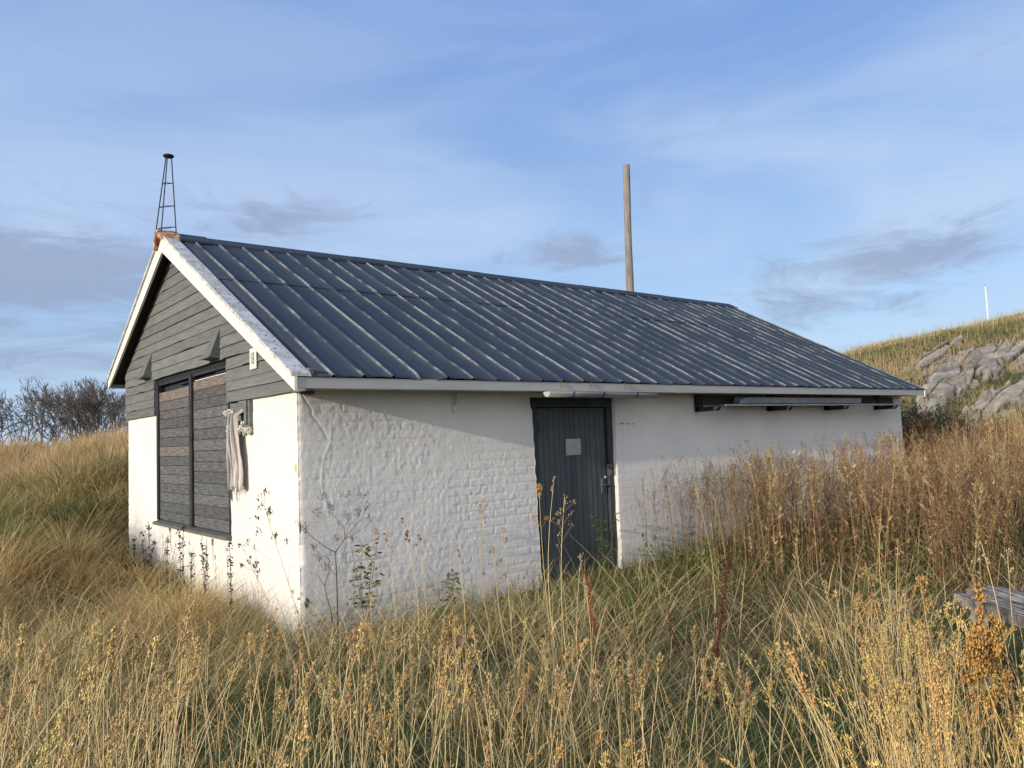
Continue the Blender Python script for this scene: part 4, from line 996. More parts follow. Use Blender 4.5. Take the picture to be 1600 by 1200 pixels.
def rock(poly, label, hgt, seed, group=None):
    p = np.array(poly); x0, y0 = p.min(0)-10; x1, y1 = p.max(0)+10
    nx, ny = 190, 140
    U, Vv = np.meshgrid(np.linspace(x0, x1, nx), np.linspace(y0, y1, ny), indexing='ij')
    P, ok = px_ground(U, Vv, 14, 60)
    sd_ = inside(U+(vn(U*.12, Vv*.12, seed)-.5)*16, Vv+(vn(U*.12, Vv*.12, seed+1)-.5)*14, poly)
    mk = sstep(-2, 13, sd_)
    s1, s2 = (U*.80-Vv*.60)*.016+(vn(U*.02, Vv*.02, seed+4)-.5)*.5, (U*.60+Vv*.80)*.062+(vn(U*.03, Vv*.03, seed+5)-.5)*.9   # beds run up to the right
    def cells(a, b2, sd):        # elongated angular blocks, each with its own height and tilt
        ia, ib = np.floor(a), np.floor(b2); best = np.full(a.shape, 9.); sec = best.copy(); hh = np.zeros(a.shape)
        for da in (-1, 0, 1):
            for db in (-1, 0, 1):
                ca, cb = ia+da, ib+db; pa = ca+_hash(ca, cb, sd)*.9; pb = cb+_hash(ca, cb, sd+1)*.9
                dd = np.hypot(a-pa, b2-pb); hv = _hash(ca, cb, sd+2)+(a-pa)*(_hash(ca, cb, sd+3)-.5)*1.0+(b2-pb)*(_hash(ca, cb, sd+4)-.35)*1.2
                nb = dd < best; sec = np.where(nb, best, np.minimum(sec, dd)); hh = np.where(nb, hv, hh); best = np.where(nb, dd, best)
        return hh, sec-best
    h1, e1 = cells(s1*.8, s2*.8, seed); h2, e2 = cells(s1*2.6+5, s2*1.9, seed+20)
    off = mk*hgt*(.12+.30*h1+.07*h2)-mk*(.16*(1-sstep(0, .12, e1))+.03*(1-sstep(0, .1, e2)))*hgt+(fbm(s1*9, s2*4, seed+9, 3)-.5)*.012*mk-.10*(1-mk)
    P = P+np.array([-.25, -.35, .9])*off[..., None]
    Q = grid_faces(nx, ny); kf = (sd_.ravel()[Q].max(1) > -3) & ok.ravel()[Q].all(1)
    P = P.reshape(-1, 3); org = P[Q[kf][0][0]].copy()
    crack_tone = np.clip(1-sstep(.01, .11, e1)*1.0, 0, 1)*.85+.25*(1-sstep(.02, .12, e2)); tone = .72+.5*_hash(np.floor(h1*9), np.floor(h1*9), 5); Cc = (tone[..., None]*np.ones(3))*(1-crack_tone[..., None])+crack_tone[..., None]*np.array((.28, .27, .18))  # darker olive tone along the cracks between blocks
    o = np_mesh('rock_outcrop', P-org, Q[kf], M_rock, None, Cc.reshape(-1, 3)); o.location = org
    me = o.data; bm = bmesh.new(); bm.from_mesh(me); bmesh.ops.delete(bm, geom=[v for v in bm.verts if not v.link_faces], context='VERTS'); bm.to_mesh(me); bm.free()
    tag(o, label, 'rock', group)
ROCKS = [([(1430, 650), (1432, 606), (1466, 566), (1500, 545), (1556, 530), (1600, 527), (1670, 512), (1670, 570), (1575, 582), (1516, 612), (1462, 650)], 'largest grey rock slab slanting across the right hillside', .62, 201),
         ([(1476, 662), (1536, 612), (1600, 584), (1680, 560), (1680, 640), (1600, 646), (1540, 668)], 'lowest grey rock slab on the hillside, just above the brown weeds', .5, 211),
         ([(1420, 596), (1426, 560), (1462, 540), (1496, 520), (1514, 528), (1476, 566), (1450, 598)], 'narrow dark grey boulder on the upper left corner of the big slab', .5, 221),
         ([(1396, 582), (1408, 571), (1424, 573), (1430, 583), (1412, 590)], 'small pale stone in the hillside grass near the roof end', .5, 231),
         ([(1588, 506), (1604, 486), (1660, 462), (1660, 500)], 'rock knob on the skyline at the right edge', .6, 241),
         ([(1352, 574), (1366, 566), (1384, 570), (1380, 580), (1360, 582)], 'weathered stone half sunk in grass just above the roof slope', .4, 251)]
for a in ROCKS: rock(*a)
def keephill(x, y, D, px):
    vx, vy, d = proj(np.stack([x, y, ground(x, y)], -1))
    onrock = np.zeros(len(x), bool)
    for rp in ROCKS[:2]: onrock |= inside(vx, vy, rp[0]) > 10
    return ~onrock | ((fbm(vx*.035, vy*.05, 77, 3) > .60) & (rng.random(len(x)) < .8))
bag = Bag()
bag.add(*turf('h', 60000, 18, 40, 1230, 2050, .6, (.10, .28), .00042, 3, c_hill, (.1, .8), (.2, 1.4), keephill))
bag.add(*turf('h', 6000, 26, 42, 1200, 2050, .5, (.3, .6), .0003, 3, c_gold, (.0, .3), (.1, .7), keephill))
tag(bag.build('hill_grass', M_veg), kind='stuff', label='short olive and straw grass covering the rocky hillside', cat='grass')

# white post on the hill and wooden pole behind the hut
P, _ = px_ground(np.array([1544.]), np.array([500.]), 20, 60); P = P[0]
Dp = float((P-CAM) @ _f); hp = (500-446)/FPX*Dp
pb = empty('white_post', tuple(P), 'thin white pole standing on the grassy skyline of the hill', 'pole')
b = MB(); b.tube([P+np.array([0, 0, -.3]), P+np.array([0.01, 0, hp*.5]), P+np.array([-.02, .01, hp])], [.06, .055, .05], 10); b.build('shaft', M_white, pb)
b = MB(); b.tube([P+np.array([-.02, .01, hp]), P+np.array([-.02, .01, hp+.06])], [.06, .03], 10); b.build('pole_tip', M_iron, pb)
pt = at_depth(978.5, 258, 17.5); pbm = at_depth(985, 460, 17.5); ax = (pt-pbm)/np.linalg.norm(pt-pbm); zg = gz(pbm[0], pbm[1]); foot = pbm-ax*((pbm[2]-zg+.3)/ax[2])
b = MB(); ts = np.linspace(0, 1, 26); pts = [foot+(pt-foot)*t+np.array([(vn(t*4, 0, 3)-.5)*.03, 0, 0]) for t in ts]
b.tube(pts, [.098-.022*t+.008*(vn(t*11, 0, 5)-.5) for t in ts], 16)
M_pole = mat_mottle('weathered_pole', (0.28, 0.255, 0.23), (0.18, 0.168, 0.15), 3, (7, 7, .8), .85, .6, .006, c3=(.07, .062, .055), s3=4, t3=(.62, .7))
po = b.build('wooden_pole', M_pole, smooth=True, org=foot); tag(po, 'weathered bare wooden pole rising behind the roof ridge', 'pole')

# ------------------------------------------------------------------ bare bushes on the left skyline
M_bark = veg_mat('dark_bark', 0.0)
def bare_tree(px, D, htop_py, seed, label, spread=1.0, lean=0.0):
    r_ = random.Random(seed); q = at_depth(px, 700, D); bx, by = q[0], q[1]; bz = gz(bx, by)-.1
    top = at_depth(px, htop_py, D)[2]; Ht = top-bz
    T, C = [], []
    def grow(p, d, L, rad, lev):
        k = 3; pts = [p]
        for i in range(k):
            d = d+np.array([r_.gauss(0, .13), r_.gauss(0, .13), r_.gauss(.03, .08)]); d /= np.linalg.norm(d); p = p+d*L/k; pts.append(p)
        (T if lev < 2 else C).append((np.array(pts), rad, rad*.68))
        if lev >= 6 or L < .10: return
        nb = r_.choice([2, 2, 3]) if lev < 5 else r_.choice([2, 3])
        for i in range(nb):
            az = r_.uniform(0, 6.283); sp = r_.uniform(.3, .75)
            a = np.cross(d, [.3, .2, .93]); a /= np.linalg.norm(a); b_ = np.cross(d, a)
            nd = d*math.cos(sp)+(a*math.cos(az)+b_*math.sin(az))*math.sin(sp)+np.array([0, 0, .10]); nd /= np.linalg.norm(nd)
            grow(pts[-1] if i < 2 else pts[2], nd, L*r_.uniform(.66, .86), rad*.66, lev+1)
    ns = r_.choice([5, 6])
    for s in range(ns):
        az = 6.283*s/ns+r_.uniform(-.4, .4); tl = r_.uniform(.15, .75)*spread
        d = np.array([math.cos(az)*math.sin(tl)-_r0[0]*lean, math.sin(az)*math.sin(tl)-_r0[1]*lean, math.cos(tl)]); d /= np.linalg.norm(d)
        grow(np.array([bx+math.cos(az)*.15, by+math.sin(az)*.15, bz]), d, Ht*r_.uniform(.26, .32), .045, 0)
    mx = max(p[0][:, 2].max() for p in T+C); sc_ = Ht/(mx-bz); bs = np.array([bx, by, bz])
    T = [(bs+(p-bs)*sc_, a_, b_) for p, a_, b_ in T]; C = [(bs+(p-bs)*sc_, a_, b_) for p, a_, b_ in C]
    e = empty('bare_tree', (bx, by, bz), label, 'tree', 'bare bushes on the left skyline')
    for nm, S in (('trunk', T), ('crown', C)):
        P = np.array([s[0] for s in S]); rad = np.stack([np.linspace(s[1], s[2], 4) for s in S]); rad = np.maximum(rad, .0065)
        V, Q, Cc = tubes(P, rad, np.clip(np.array((.095, .083, .077))*(1+rng.normal(0, .2, (len(P), 1))), .01, .3))
        np_mesh(nm, V-np.array([bx, by, bz]), Q, M_bark, e, Cc)
for a in ((38, 27, 588, 1, 'leftmost bare bush, its long branches leaning out over the dark hill', 1.25, .35), (88, 26, 586, 2, 'bare bush between the leaning one and the tallest one on the skyline', 1.0, .1), (118, 30, 590, 7, 'bare bush standing behind the gap left of the tallest one', .9, 0),
          (142, 27, 580, 3, 'tallest bare bush on the skyline, left of the gable', .9, 0), (172, 26, 590, 4, 'bare bush right of the tallest one, nearly touching the eaves', .9, 0), (204, 25, 606, 5, 'bare bush partly hidden behind the gable corner', 1.0, -.1), (-25, 28, 598, 6, 'bare bush cut by the left edge of the photo', 1.2, .2)):
    bare_tree(*a)

# ------------------------------------------------------------------ leafy shrubs behind the far corner
def shrub(px, D, topy, wid, label, c1, c2, n, seed, name='shrub'):
    q = at_depth(px, 690, D); bx, by = q[0], q[1]; bz = gz(bx, by); Ht = at_depth(px, topy, D)[2]-bz
    e = empty(name, (bx, by, bz), label, 'shrub')
    r2 = np.random.default_rng(seed); N = n
    ns = 26; a = r2.uniform(0, 6.283, ns); rr_ = np.sqrt(r2.random(ns))*wid
    base = np.stack([bx+np.cos(a)*rr_*.3, by+np.sin(a)*rr_*.3, np.full(ns, bz-.05)], -1); tipp = np.stack([bx+np.cos(a)*rr_, by+np.sin(a)*rr_, bz+Ht*(1-.35*(rr_/wid)**2)*r2.uniform(.7, 1, ns)], -1)
    k = np.linspace(0, 1, 6)[None, :, None]; P = base[:, None]*(1-k)+tipp[:, None]*k+np.sin(k*3.14)*np.array([0, 0, .1])
    bg_ = Bag(); bg_.add(*tubes(P, .012*(1.1-.8*np.linspace(0, 1, 6))[None]*np.ones((ns, 1)), np.full((ns, 3), .07))); bg_.build('stems', M_stem, e)
    i = r2.integers(0, ns, N); t = r2.uniform(.15, 1.05, N)[:, None]
    c = base[i]*(1-t)+tipp[i]*t+r2.normal(0, .11, (N, 3))*wid*1.2
    cl = fbm(c[:, 0]*2.5, c[:, 2]*2.5+c[:, 1], seed, 3); col = mixc(np.array(c1), np.array(c2), np.clip(sstep(.3, .7, cl)+r2.normal(0, .25, N), 0, 1))
    L = r2.uniform(.05, .11, N)
    bg_ = Bag(); bg_.add(*strips(c, L, r2.uniform(.2, 1.6, N), r2.uniform(0, .9, N), r2.uniform(-3.14, 3.14, N), L*.38, np.clip(col*(1+r2.normal(0, .2, (N, 1))), .01, .6), 2)[:3]); bg_.build('leaves', M_veg, e)
shrub(1418, 15.5, 632, .55, 'dark green shrub close behind the far corner of the hut', (.035, .05, .035), (.06, .075, .045), 2600, 1)
shrub(1470, 16.5, 630, .85, 'widest blue green shrub at the foot of the hill', (.045, .06, .045), (.085, .10, .06), 4200, 2)
shrub(1440, 14.2, 640, .35, 'rust orange shrub between the two dark green ones', (.22, .09, .03), (.30, .13, .045), 1500, 3)
shrub(1545, 13.5, 655, .45, 'rusty bush among the pale grass below the lowest rock slab', (.22, .085, .03), (.27, .12, .045), 1600, 4)
shrub(1492, 13.0, 668, .40, 'russet bush in front of the blue green shrub', (.24, .10, .04), (.17, .085, .04), 1500, 5)

# ------------------------------------------------------------------ single plants
def ground_at_px(px, D):
    t = (px-800)/FPX; x = CAM[0]+D*(math.cos(YAW)+math.sin(YAW)*t); y = CAM[1]+D*(math.sin(YAW)-math.cos(YAW)*t); return np.array([x, y, gz(x, y)-.015])
def bez(p0, p1, bow, n=9):
    k = np.linspace(0, 1, n)[:, None]; return p0*(1-k)+p1*k+np.array(bow)*np.sin(k*np.pi)
def cocksfoot(tpx, tpy, bpx, D, label, head, hl=.16, M=90, clust=9, spread=.3, scol=STRAW, wl=(.008, .014), nst=1, seed=0, group=None, rad=.0024, bow=.03):
    global rng
    keep = rng; rng = np.random.default_rng(1000+seed)
    base = ground_at_px(bpx, D); tip = at_depth(tpx, tpy, D)
    e = empty('grass_stalk', tuple(base), label, 'grass stalk', group)
    for s in range(nst):
        jt = rng.normal(0, .012, 3)*(s > 0)*np.array([1, 1, 2.6]); tp = tip+jt-np.array([0, 0, .05])*(s > 0)
        P = bez(base+rng.normal(0, .012, 3)*(s > 0), tp, (rng.normal(0, bow), rng.normal(0, bow), 0))
        bg_ = Bag(); bg_.add(*tubes(P[None], (rad*(1.15-.6*np.linspace(0, 1, 9)))[None], jit(np.array(scol), 1, .08), 5)); bg_.build('stem', M_stem, e)
        dv, tv = heads(P[-1:], (P[-1]-P[-2])[None], np.array([hl*rng.uniform(.85, 1.1)]), M, np.array(head)[None], spread=spread, wl=wl, clust=clust)
        bg_ = Bag(); bg_.add(*dv); bg_.add(*tv); bg_.build('seed_head', M_stem, e)
    if nst == 1 and rng.random() < .8:
        k = rng.integers(2, 5); Pn = P[k][None]
        bg_ = Bag(); bg_.add(*strips(Pn, np.array([.22]), np.array([.35]), np.array([1.3]), rng.uniform(-3, 3, 1), np.array([.006]), jit(STRAW, 1), 6)[:3]); bg_.build('leaf', M_veg, e)
    rng = keep
DK = (.16, .10, .06); TANH = (.42, .27, .12); GOLD = (.50, .31, .11); PALEH = (.55, .45, .28)
CK = [(408, 776, 497, 4.6, 'tall stalk with dark loose seed heads leaning across the gable wall by the corner', DK, .44, 110, 13, .42),
      (378, 852, 468, 4.9, 'shorter dark headed stalk left of the tall leaning one', DK, .22, 60, 8, .4),
      (628, 812, 640, 5.2, 'straight brown headed stalk in front of the white wall', (.30, .17, .08), .16, 150, 8, .16),
      (601, 832, 606, 5.2, 'slim stalk with short tan head just left of the straight brown one', TANH, .12, 50, 6, .2),
      (655, 838, 660, 5.3, 'slim loose headed stalk just right of the straight brown one', (.30, .18, .09), .17, 50, 8, .35),
      (588, 828, 580, 5.1, 'leftmost of the tan stalks in front of the white wall', TANH, .16, 60, 7, .2),
      (716, 858, 712, 5.0, 'short tan stalk standing over the low leafy seedling', TANH, .12, 50, 6, .25),
      (752, 784, 768, 5.0, 'tallest pale stalk before the white wall, its head loose and wide', (.48, .33, .18), .24, 90, 11, .42),
      (788, 826, 790, 4.8, 'pale stalk with a narrow head left of the door', (.46, .30, .16), .14, 60, 6, .22),
      (772, 850, 784, 4.9, 'brown stalk bent before the wall left of the door', (.28, .15, .07), .2, 60, 8, .3),
      (842, 760, 852, 4.7, 'dense golden stalk along the left jamb of the door', GOLD, .30, 130, 10, .22),
      (866, 746, 858, 4.7, 'tallest golden stalk in front of the door, with a compact tip', GOLD, .10, 40, 4, .3),
      (882, 776, 872, 4.7, 'golden stalk with widely spread heads in front of the door', (.52, .38, .2), .40, 80, 12, .42),
      (908, 868, 885, 4.6, 'short pale stalk in front of the lower door', PALEH, .12, 36, 6, .5),
      (912, 902, 898, 4.4, 'white dry stalk low in front of the door', PALEH, .10, 30, 4, .2),
      (1086, 762, 1092, 5.7, 'bleached pale stalk topping the dry clump right of the door', (.5, .38, .24), .2, 80, 8, .25),
      (1376, 812, 1384, 4.6, 'tall yellow stalk in front of the brown weeds', (.48, .34, .15), .14, 60, 6, .16),
      (1404, 842, 1396, 4.4, 'shorter yellow stalk right of the tall yellow one', (.48, .34, .15), .10, 50, 6, .25),
      (1534, 850, 1545, 3.6, 'thin pale stalk with spaced pale heads above the weathered table', PALEH, .12, 24, 6, .4),
      (1574, 862, 1560, 3.5, 'rightmost thin pale stalk crossing the weathered table', PALEH, .12, 24, 6, .4),
      (1437, 905, 1452, 2.7, 'fluffy golden stalk left of the weathered table', GOLD, .16, 120, 9, .26),
      (1352, 880, 1390, 3.2, 'leaning golden stalk left of the fluffy one', GOLD, .14, 80, 7, .3)]
for i, c in enumerate(CK): cocksfoot(c[0], c[1], c[2], c[3], c[4], c[5], c[6], c[7], c[8], c[9], seed=i, wl=(.011, .019) if c[5] is DK else (.008, .014))
cocksfoot(1529, 926, 1512, 1.9, 'big orange seed head in the right foreground, the taller left one', (.50, .29, .09), .23, 420, 15, .11, (.46, .30, .10), (.009, .0145), 2, 61)
cocksfoot(1549, 950, 1552, 1.9, 'big orange seed head in the right foreground, the lower right one', (.50, .29, .09), .20, 360, 14, .11, (.46, .30, .10), (.009, .0145), 2, 62)

# dried umbel plant at the corner
YP = -.28
def wp(px, py, dy=0): return on_y(px, py, YP+dy)
e = empty('umbel_plant', tuple(wp(528, 985)), 'dead branched umbel plant with dark twigs beside the wall corner', 'dead plant')
br = [([(528, 985), (527, 940), (526, 900), (524, 863)], .009, .006, 0), ([(524, 863), (510, 856), (497, 846), (484, 836), (476, 826), (468, 820)], .005, .002, -.05), ([(524, 863), (532, 852), (539, 842)], .005, .004, .02),
      ([(539, 842), (538, 826), (529, 815), (520, 803), (512, 788), (503, 774)], .004, .0015, .05), ([(538, 826), (543, 816), (544, 808)], .003, .0015, .03), ([(539, 842), (547, 832), (553, 822), (562, 814), (568, 808)], .0035, .0015, .08), ([(539, 842), (556, 832), (570, 824), (580, 813)], .003, .0015, -.02), ([(568, 808), (571, 794)], .002, .001, .08),
      ([(520, 803), (508, 799), (496, 801)], .0025, .001, .06), ([(527, 898), (533, 876), (541, 850)], .003, .002, .03), ([(522, 990), (517, 955), (510, 930), (507, 915)], .007, .004, -.06), ([(507, 915), (514, 893), (514, 874), (505, 860), (497, 846)], .004, .0015, -.06), ([(507, 915), (498, 901), (480, 893)], .003, .001, -.08), ([(525, 899), (516, 888), (500, 868), (488, 858)], .003, .001, .1), ([(514, 874), (500, 866), (486, 850)], .0025, .001, -.1)]
for pts, r0, r1, dy in br:
    b = MB(); b.col = (.085, .05, .04)
    P = [wp(a, c_, dy*k_/max(1, len(pts)-1)) for k_, (a, c_) in enumerate(pts)]; b.tube(P, list(np.linspace(r0, r1, len(P))*.62), 6); b.build('stem', M_stem, e, smooth=True)
ub = random.Random(5)
for (a, c_, s) in ((503, 774, 1), (497, 800, 1), (544, 806, 1.1), (571, 790, 1.2), (580, 808, 1), (568, 772, .9), (520, 790, .8), (470, 818, 1.1), (478, 826, .9), (540, 770, 1), (498, 870, .9), (508, 884, 1.1), (490, 852, .8), (552, 838, .7), (526, 838, .7), (560, 800, .9)):
    b = MB(); c0_ = wp(a, c_+8, ub.uniform(-.05, .08)); b.col = (.10, .062, .05)
    for i in range(9):
        az = ub.uniform(0, 6.28); t = c0_+np.array([math.cos(az)*.045*s*ub.random(), math.sin(az)*.04*s, ub.uniform(.02, .06)*s]); b.tube([c0_, t], [.0009, .0007], 4, False)
        for j in range(4):
            b.diamond(t+np.array([ub.gauss(0, .006), ub.gauss(0, .006), ub.gauss(0, .006)]), (ub.gauss(0, 1), ub.gauss(0, 1), 1), ub.uniform(.006, .012), .006)
    b.build('umbel', M_stem, e)

# leafy young plants along the wall
def leafy(bpx, bpy, top, label, n, width, cols, Y, seed, stems=3):
    u_ = random.Random(seed); base = on_y(bpx, bpy, Y); e = empty('leafy_plant', tuple(base), label, 'plant')
    tipz = on_y(bpx, top, Y)[2]; S = []
    for s in range(stems):
        t = base+np.array([u_.uniform(-.5, .5)*width, u_.uniform(-.3, .3)*width, (tipz-base[2])*u_.uniform(.75, 1)]); P = bez(base+np.array([u_.uniform(-.02, .02), 0, 0]), t, (u_.uniform(-.03, .03), 0, 0), 7); S.append(P)
        b = MB(); b.col = (.12, .07, .045); b.tube(list(P), list(np.linspace(.0035, .0012, 7)), 5); b.build('stem', M_stem, e)
    b = MB()
    for i in range(n):
        P = S[u_.randrange(stems)]; t = u_.uniform(.25, 1)*6; k = min(int(t), 5); p = P[k]*(1-t+k)+P[k+1]*(t-k)
        az = u_.uniform(0, 6.28); L = u_.uniform(.03, .058); b.col = tuple(np.array(u_.choice(cols))*u_.uniform(.75, 1.25)); o_ = np.array([math.cos(az), math.sin(az), 0])*u_.uniform(.005, .045)
        b.leaf(p+o_, (math.cos(az), math.sin(az), u_.uniform(-.8, .5)), (u_.gauss(0, .4), u_.gauss(0, .4), 1), L, L*.62, .2)
    b.build('leaves', M_veg, e)
YG = [(.17, .16, .035), (.11, .13, .03), (.08, .10, .028), (.26, .20, .05), (.16, .09, .035)]
leafy(575, 990, 842, 'yellow green leafy seedling beside the dead umbel plant', 105, .26, YG, -.36, 1, 4)
leafy(700, 962, 880, 'low seedling with a few bright yellow leaves at the wall foot', 46, .30, [(.30, .28, .05), (.14, .18, .04), (.10, .12, .03), (.2, .12, .05)], -.40, 2)
leafy(948, 905, 800, 'dark green bramble like plant at the lower right of the door', 120, .30, [(.045, .075, .022), (.07, .11, .03), (.10, .14, .04)], -.12, 3, 4)
leafy(690, 975, 935, 'small round leaved green weed at the foot of the wall', 26, .18, [(.10, .20, .03), (.15, .24, .05)], -.46, 4)
# red dock stalks
def dock(pts, D, label, col, seed, dense):
    u_ = random.Random(seed); P = [at_depth(a, c_, D) for a, c_ in pts]; P[0] = ground_at_px(pts[0][0], D)
    e = empty('dock_stalk', tuple(P[0]), label, 'dead plant'); b = MB(); b.col = col; b.tube(P, list(np.linspace(.006, .003, len(P))), 6); b.build('stem', M_stem, e)
    b = MB()
    for i in range(dense):
        t = (1-u_.random()**1.3*.75)*(len(P)-1); k = min(int(t), len(P)-2); p = P[k]*(1-t+k)+P[k+1]*(t-k); v = u_.uniform(.6, 1.4); b.col = tuple(np.array(col)*v)
        d = (u_.gauss(0, 1), u_.gauss(0, 1), u_.uniform(-.4, 1)); b.diamond(p+np.array([u_.gauss(0, .008), u_.gauss(0, .008), 0]), d, u_.uniform(.008, .016), .008)
    b.build('seed_cluster', M_stem, e)
dock([(937, 1075), (936, 1020), (932, 985), (922, 955), (922, 930), (914, 893)], 5.2, 'bright red dock stalk in front of the door step', (.24, .035, .015), 1, 170)
dock([(1117, 1165), (1119, 1080), (1120, 1020), (1125, 975), (1132, 930), (1138, 862)], 4.1, 'dark maroon dock stalk standing in the middle of the right foreground', (.10, .022, .016), 2, 300)
dock([(1068, 1080), (1062, 1020), (1050, 985), (1044, 955)], 4.7, 'thin reddish dock stalk left of the maroon one', (.13, .04, .025), 3, 60)
# dark seeded stalks along the gable
GS = [(209, 836, 212), (221, 826, 226), (232, 815, 240), (243, 842, 226), (262, 836, 262), (279, 822, 282), (287, 812, 288), (314, 842, 320), (322, 852, 322), (358, 838, 360), (300, 858, 296)]
GL = ['leftmost dark seeded stalk at the gable corner', 'second dark seeded stalk from the gable corner', 'branched dark seeded stalk left of the left rust streak', 'short dark seeded stalk under the left rust streak', 'thin dark seeded stalk behind the black slab', 'tall dark seeded stalk under the left shutter',
      'tallest dark seeded stalk, its tip before the windowsill', 'dense dark seeded stalk left of the right rust streak', 'dark seeded stalk hugging the dense one on its right', 'rightmost dark seeded stalk below the right shutter edge', 'short thin dark stalk under the middle of the sill']
for i, (a, tp, ba) in enumerate(GS):
    u_ = random.Random(50+i); t = on_x(a, tp, -.22); bb = on_x(ba, 905, -.25); bb[2] = gz(bb[0], bb[1])-.02; P = bez(bb, t, (0, u_.uniform(-.04, .04), 0), 8)
    e = empty('seeded_stalk', tuple(bb), GL[i], 'dead plant', 'dark seeded stalks along the gable wall'); b = MB(); b.col = (.07, .05, .04); b.tube(list(P), list(np.linspace(.004, .002, 8)), 5); b.build('stem', M_stem, e)
    b = MB()
    for j in range(70):
        q_ = (1-u_.random()**1.2*.7)*7; k = min(int(q_), 6); p = P[k]*(1-q_+k)+P[k+1]*(q_-k); b.col = tuple(np.array((.045, .028, .028))*u_.uniform(.6, 1.8))
        g_ = round(q_*2.2)/2.2; p = p*.5+.5*(P[min(int(g_), 7)]); b.diamond(p+np.array([u_.gauss(0, .009), u_.gauss(0, .012), u_.gauss(0, .01)]), (u_.gauss(0, 1), u_.gauss(0, 1), .6), u_.uniform(.016, .028), .015)
    b.build('seed_cluster', M_stem, e)

# ------------------------------------------------------------------ slab, stones, driftwood, table
b = MB(); c0_ = np.array([-.20, 4.16, gz(-.2, 4.16)]); b.prism([(-.34, 3.86, .05), (-.34, 4.42, .0), (-.34, 4.42, .14), (-.34, 3.86, .235)], (.22, .02, .03)); 
sl_ = b.build('slab', mat_mottle('dark_slate', (.022, .024, .024), (.045, .046, .043), 9, rough=.8, bump=.5), bevel=.008, org=(-.25, 4.1, .05)); tag(sl_, 'dark grey stone slab leaning at the foot of the gable wall', 'slab')
M_stone = mat_mottle('foundation_stone', (.26, .25, .23), (.16, .155, .14), 8, rough=.9, bump=.7, bdist=.01, c3=(.09, .10, .05), s3=10, t3=(.55, .62))
o = lump('stone', (-.12, -.06, -.11), (.26, .16, .12), M_stone, 4, None, 4, .35); tag(o, 'grey foundation stone under the wall corner', 'stone')
o = lump('stone', (1.62, -.42, .0), (.18, .10, .06), M_stone, 6, None, 4, .35); tag(o, 'flat brown stone at the wall foot below the pale grass', 'stone')
P0 = ground_at_px(703, 5.1)
b = MB(); b.col = (1, 1, 1)
pts = [P0+np.array([0, 0, .05])+.8*np.array(v) for v in ((-.16, .08, .03), (-.11, .03, .09), (-.04, .0, .14), (.02, -.02, .17), (.09, -.04, .13), (.16, -.07, .10), (.22, -.08, .03))]
b.tube(pts, [.014, .024, .018, .028, .017, .02, .01], 8); b.tube([pts[2], pts[2]+np.array([-.03, -.08, -.06]), pts[2]+np.array([-.02, -.12, -.16])], [.02, .017, .01], 7); b.tube([pts[4], pts[4]+np.array([.0, -.09, -.05]), pts[4]+np.array([.03, -.13, -.15])], [.016, .014, .009], 7)
M_drift = mat_mottle('bleached_wood', (.22, .18, .14), (.11, .085, .065), 14, rough=.9, bump=.7, bdist=.01, c3=(.06, .05, .04), s3=12, t3=(.58, .64))
tag(b.build('driftwood', M_drift, smooth=True, org=P0), 'bleached knotty piece of driftwood lying in the grass before the wall', 'driftwood')
# weathered table
ZT_ = .56
def on_z(px, py, Z): v = ray(px, py); return CAM+v*((Z-CAM[2])/v[2])
A_ = on_z(1482, 926, ZT_); B_ = on_z(1630, 974, ZT_); F_ = on_z(1496, 889, ZT_)
ux = (B_-A_); ux[2] = 0; ux /= np.linalg.norm(ux); vy = (F_-A_); vy[2] = 0; wd = abs(np.cross(ux, vy)[2]); vy = np.array([-ux[1], ux[0], 0]); vy *= np.sign(vy @ (F_-A_))
tb = empty('weathered_table', (A_[0], A_[1], gz(A_[0], A_[1])), 'low grey weathered plank table cut by the right edge', 'table')
npk = 4; sgn = vy @ (F_-A_)
for i in range(npk):
    b = MB(); v0 = wd*i/npk+.006; v1 = wd*(i+1)/npk-.006; n = 44; m_ = 15
    st0 = [.02, -.05, -.10, -.02][i]
    for j in range(n+1):
        s = st0+(1.5-st0)*j/n; tap = .35*sstep(.09, 0, s-st0); zz = ZT_+(vn(s*3, i*2.3, 5)-.5)*.012
        va = v0+(v1-v0)*tap*.3+(vn(s*5, i*3.1, 7)-.5)*.012; vb = v1-(v1-v0)*tap*.3+(vn(s*6, i, 9)-.5)*.01
        ring = [(va, zz-.055, .5)]+[(va+(vb-va)*k/m_, zz-.007*float(sstep(.55, .8, vn(s*1.6, (i*m_+k)*.83, 11)))-(.006 if k in (0, m_) else 0), vn(s*2.2, (i*m_+k)*.9, 13)) for k in range(m_+1)]+[(vb, zz-.055, .5)]
        for vv, z_, c_ in ring:
            p = A_+ux*s+vy*vv; c_ = .35+1.2*float(sstep(.25, .8, c_)); b.col = (c_, c_, c_*.98); b.add([(p[0], p[1], z_)], [])
    k_ = m_+3
    b.F = [(j*k_+q, j*k_+(q+1) % k_, (j+1)*k_+(q+1) % k_, (j+1)*k_+q) for j in range(n) for q in range(k_)]+[tuple(range(k_)), tuple(n*k_+q for q in range(k_-1, -1, -1))]
    b.build('plank', M_oldwood, tb)
for (s, v) in ((.15, .08), (.15, wd-.08), (1.3, .08), (1.3, wd-.08)):
    p = A_+ux*s+vy*v; b = MB(); z0 = gz(p[0], p[1])-.1; b.box(p[0]-.04, p[0]+.04, p[1]-.04, p[1]+.04, z0, ZT_-.05); b.build('leg', M_oldwood, tb, bevel=.004)
SUN_E, SKY_S, EXPO = 2.9, 0.15, 0.58
VEILC = (.262, .385, .585); HIGHC = (.128, .232, .50); WISPC = (.38, .47, .62); CLOUDC = (.215, .27, .39)
FILLC = (.80, .79, .82); FILLF = .9
